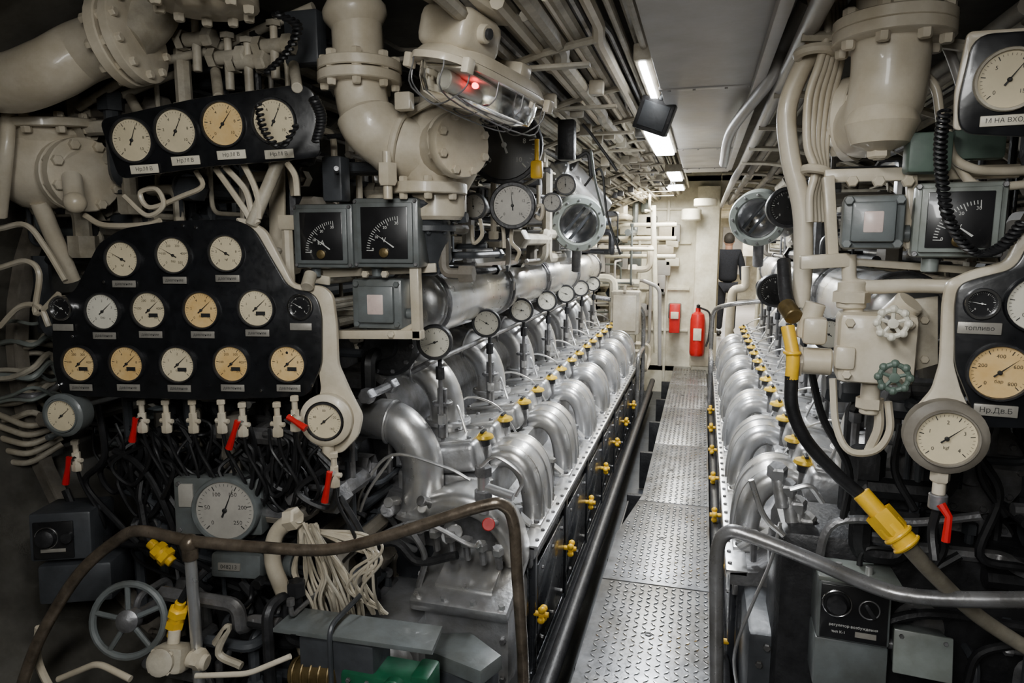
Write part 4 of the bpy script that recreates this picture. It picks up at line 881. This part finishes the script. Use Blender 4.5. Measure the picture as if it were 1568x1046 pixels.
for pts,r,m in (([(1195,800),(1180,860),(1150,930),(1125,1000),(1130,1060)],.005,'silver'),([(1150,735),(1170,790),(1200,820)],.008,'silver'),([(1210,750),(1240,745),(1260,770)],.008,'silver'),([(1250,870),(1280,800),(1400,800),(1500,790)],.012,'silver_dull'),([(1440,800),(1445,840),(1430,870),(1470,850)],.012,'black_rubber'),([(1500,700),(1530,760),(1500,850),(1568,870)],.012,'black_rubber'),([(1330,960),(1420,940),(1568,960)],.014,'black_iron'),([(1480,1046),(1500,1000),(1568,985)],.012,'black_rubber'),([(1240,560),(1260,640),(1300,720),(1290,800)],.010,'black_rubber'),([(1380,650),(1370,720),(1400,780)],.010,'black_rubber'),([(1520,640),(1500,720),(1540,790)],.010,'black_rubber')):
    b.cable([P(u,v,1.95) for u,v in pts],r,m,8)
c=P(1190,725,2.15)
for k in range(4): q=c+V((.03*k,.0,-.05*k)); b.cyl(q,q-V((-.02,.02,.10)),.02,'silver_cast',12); b.bolt(q,(0,-.3,1),.03,'silver_cast',.03)
for u,v,r in ((1360,740,.12),(1490,720,.15),(1490,840,.12)):
    Mq=frame(P(u,v,2.15),(-.1,-1,.1)); b.lathe([(0,0),(r*.3,0),(r*.35,-.02),(r*.9,-.03),(r,-.06),(r,-.3),(0,-.3)],'silver_dull',Mq,28)
    for k in range(10): b.bolt(Mq@V((r*.8*math.cos(k*.628),r*.8*math.sin(k*.628),-.03)),(0,-1,0),.010,'silver_dull')
b.box(P(1420,950,2.2),(.9,.3,.6),'black_iron',.04); b.done('reduction_gear_casing')
# ================================================================= FAR END
b=B(); c=V((-.035,8.2,.19))
b.lathe([(0,0),(.07,0),(.082,.015),(.085,.04),(.085,.42),(.07,.49),(.03,.52),(.028,.56),(0,.56)],'red',Matrix.Translation(c),24)
b.cyl(c+V((0,0,.54)),c+V((0,0,.60)),.022,'black_iron'); b.box(c+V((0,-.04,.60)),(.02,.12,.018),'black_iron',.004); b.cable([c+V((.02,-.04,.57)),c+V((.13,-.06,.5)),c+V((.13,-.06,.25)),c+V((.10,-.07,.12))],.012,'black_rubber'); b.box(c+V((0,-.086,.26)),(.09,.006,.14),'label_white',.002); b.done('fire_extinguisher')
b=B(); b.box((-.30,8.25,.62),(.12,.14,.34),'red',.01); b.box((-.30,8.17,.66),(.09,.02,.08),'label_white',.003); b.done('red_equipment_cabinet')
b=B(); b.box((.035,8.38,1.05),(.26,.14,2.2),'far_white',.02); b.box((.035,8.30,.25),(.30,.03,.4),'cream',.01); b.done('bulkhead_stanchion')
b=B(); c=P(958,478,6.7)
b.box(c,(.28,.2,.42),'cream_old',.02); b.box(c+V((0,-.11,0)),(.22,.02,.34),'cream',.01); b.cyl(c+V((.0,-.11,.2)),c+V((0,-.11,.27)),.015,'cream'); b.done('electrical_cabinet')
b=B(); R=random.Random(31)
for k in range(30):
    x=R.uniform(-1.4,-.3); z=R.uniform(.5,1.95); b.box((x,8.40,z),(R.uniform(.08,.2),.12,R.uniform(.08,.25)),R.choice(['far_white','cream','grey_light','grey_duct','grey_box']),.015)
b.cyl((-.15,8.1,1.88),(-.15,8.1,1.75),.11,'far_white',24); b.cyl((.0,7.6,1.96),(.0,7.6,1.88),.12,'far_white',24)
for zz in (1.35,1.55,1.7): b.cyl((-1.2,7.9,zz),(-.3,7.9,zz),.025,'far_white')
b.done('bulkhead_equipment_boxes')
b=B()
b.pipe([P(1142,408,7.3),P(1142,442,7.3),P(1122,442,7.3),P(1118,480,7.3),P(1114,560,7.3)],.042,'cream',.12,16); b.pipe([P(1000,315,7.6),P(1005,540,7.6)],.03,'far_white')
b.pipe([P(985,430,7),P(1010,440,7),P(1010,560,7)],.02,'grey_duct'); b.pipe([P(940,380,7),P(1000,382,7.4)],.02,'far_white'); b.done('large_bore_pipe')
# ================================================================= PERSON
root=empty('standing_visitor'); px,py=.385,11.5
def skin2(name,verts,edges,radii,m,sub=2):
    me=bpy.data.meshes.new(name); me.from_pydata([V(v) for v in verts],edges,[]); o=bpy.data.objects.new(name,me); bpy.context.scene.collection.objects.link(o); o.location=(px,py,0); o.parent=root
    sk=o.modifiers.new('s','SKIN'); sk.use_smooth_shade=True
    d=me.skin_vertices[0].data if len(me.skin_vertices) else None
    if d:
        for i,r in enumerate(radii): d[i].radius=r if isinstance(r,tuple) else (r,r)
        d[0].use_root=True
    ss=o.modifiers.new('d','SUBSURF'); ss.levels=sub; ss.render_levels=sub; me.materials.append(MATS[m]); return o
skin2('jacket',[(0,0,.86),(0,0,1.0),(0,0,1.15),(0,0,1.30),(0,0,1.39),(.15,0,1.345),(.215,.0,1.12),(.225,-.04,.90),(-.15,0,1.345),(-.215,0,1.12),(-.20,-.08,.92)],[(0,1),(1,2),(2,3),(3,4),(3,5),(5,6),(6,7),(3,8),(8,9),(9,10)],[(.165,.12),(.155,.115),(.165,.12),(.16,.115),.065,.075,.056,.043,.075,.056,.043],'jacket')
skin2('trousers',[(0,0,.86),(.085,0,.80),(.095,-.01,.47),(.10,.02,.10),(-.085,0,.80),(-.09,.02,.47),(-.10,.06,.10)],[(0,1),(1,2),(2,3),(0,4),(4,5),(5,6)],[(.13,.11),.09,.062,.05,.09,.062,.05],'trousers')
b=B(); o=V((px,py,0))
b.cyl(o+V((0,0,1.36)),o+V((0,0,1.47)),.055,'skin',14); b.sph(o+V((0,.01,1.535)),.088,'skin',(.86,1.05,1.25),20); b.sph(o+V((0,-.012,1.565)),.092,'hair',(.92,1.05,1.08),20)
for s in (-1,1): b.sph(o+V((s*.078,.01,1.53)),.022,'skin',(.4,.8,1.2),10); b.sph(o+V((s*.03,.095,1.545)),.012,'face_white',n=8)
b.sph(o+V((0,.108,1.515)),.016,'skin',(.8,1,1.3),8); b.box(o+V((0,.088,1.475)),(.045,.012,.01),'red',.003); b.done('head',root)
b=B()
for s,q in ((1,V((.226,-.045,.86))),(-1,V((-.20,-.09,.88)))):
    c=o+q; b.sph(c+V((0,0,-.03)),.036,'skin',(.55,.95,1.3),12)
    for f in range(4): x=(-.027+.018*f); L=[.065,.078,.073,.058][f]; b.sweep([c+V((0,x,-.06)),c+V((-.004*s,x,-.06-L*.5)),c+V((-.016*s,x,-.06-L))],[.0095,.009,.007],'skin',8)
    b.sweep([c+V((0,.03,-.01)),c+V((-.01*s,.05,-.045)),c+V((-.015*s,.05,-.075))],[.012,.010,.008],'skin',8)
for s,yy in ((1,.02),(-1,.06)): b.sph(o+V((s*.10,yy+.05,.045)),.05,'shoe',(.95,2.5,.9),14)
b.done('hands_and_shoes',root)
# ================================================================= LIGHTS
def area(name,loc,size,power,col=(1,.97,.92),rot=(0,0,0),sy=None):
    l=bpy.data.lights.new(name,'AREA'); l.energy=power; l.color=col; l.size=size; l.shape='RECTANGLE'; l.size_y=sy or size
    o=bpy.data.objects.new(name,l); o.location=loc; o.rotation_euler=rot; bpy.context.scene.collection.objects.link(o)
area('light_aisle_1',(-.225,3.55,1.965),.10,52,(.93,.97,1),sy=.8)
area('light_aisle_2',(-.225,5.3,1.965),.09,40,(.95,.98,1),sy=.6)
area('light_far',(-.4,7.3,2.0),.6,95,(1,.97,.86),sy=1.2)
area('light_next_room',(.3,10.2,2.10),1.0,60,(1,.97,.92),sy=1.5); area('light_next_room_2',(.3,15.5,2.10),1.0,240,(1,.97,.92),sy=1.5)
area('light_fill_near',(-.23,-.25,2.03),.35,31,(.99,.98,.94),sy=.9,rot=(math.radians(48),0,0))  # added fill from behind the camera, aimed forward at the foreground
area('light_fill_mid',(-.40,.75,2.11),.14,24,(.99,.98,.94),sy=.6,rot=(math.radians(12),0,0))  # added fill above the view, gives the foreground shape from the top
w=bpy.data.worlds.new('world'); w.use_nodes=True; w.node_tree.nodes['Background'].inputs[0].default_value=(.02,.022,.025,1); bpy.context.scene.world=w
# ================================================================= CAMERA
cd=bpy.data.cameras.new('camera'); cd.sensor_width=36; cd.lens=24; cd.clip_start=.02
co=bpy.data.objects.new('camera',cd); co.matrix_world=Matrix((RT,UP,-FW)).transposed().to_4x4(); co.location=EYE
bpy.context.scene.collection.objects.link(co); bpy.context.scene.camera=co
print('verts',sum(len(o.data.vertices) for o in bpy.data.objects if o.type=='MESH'))
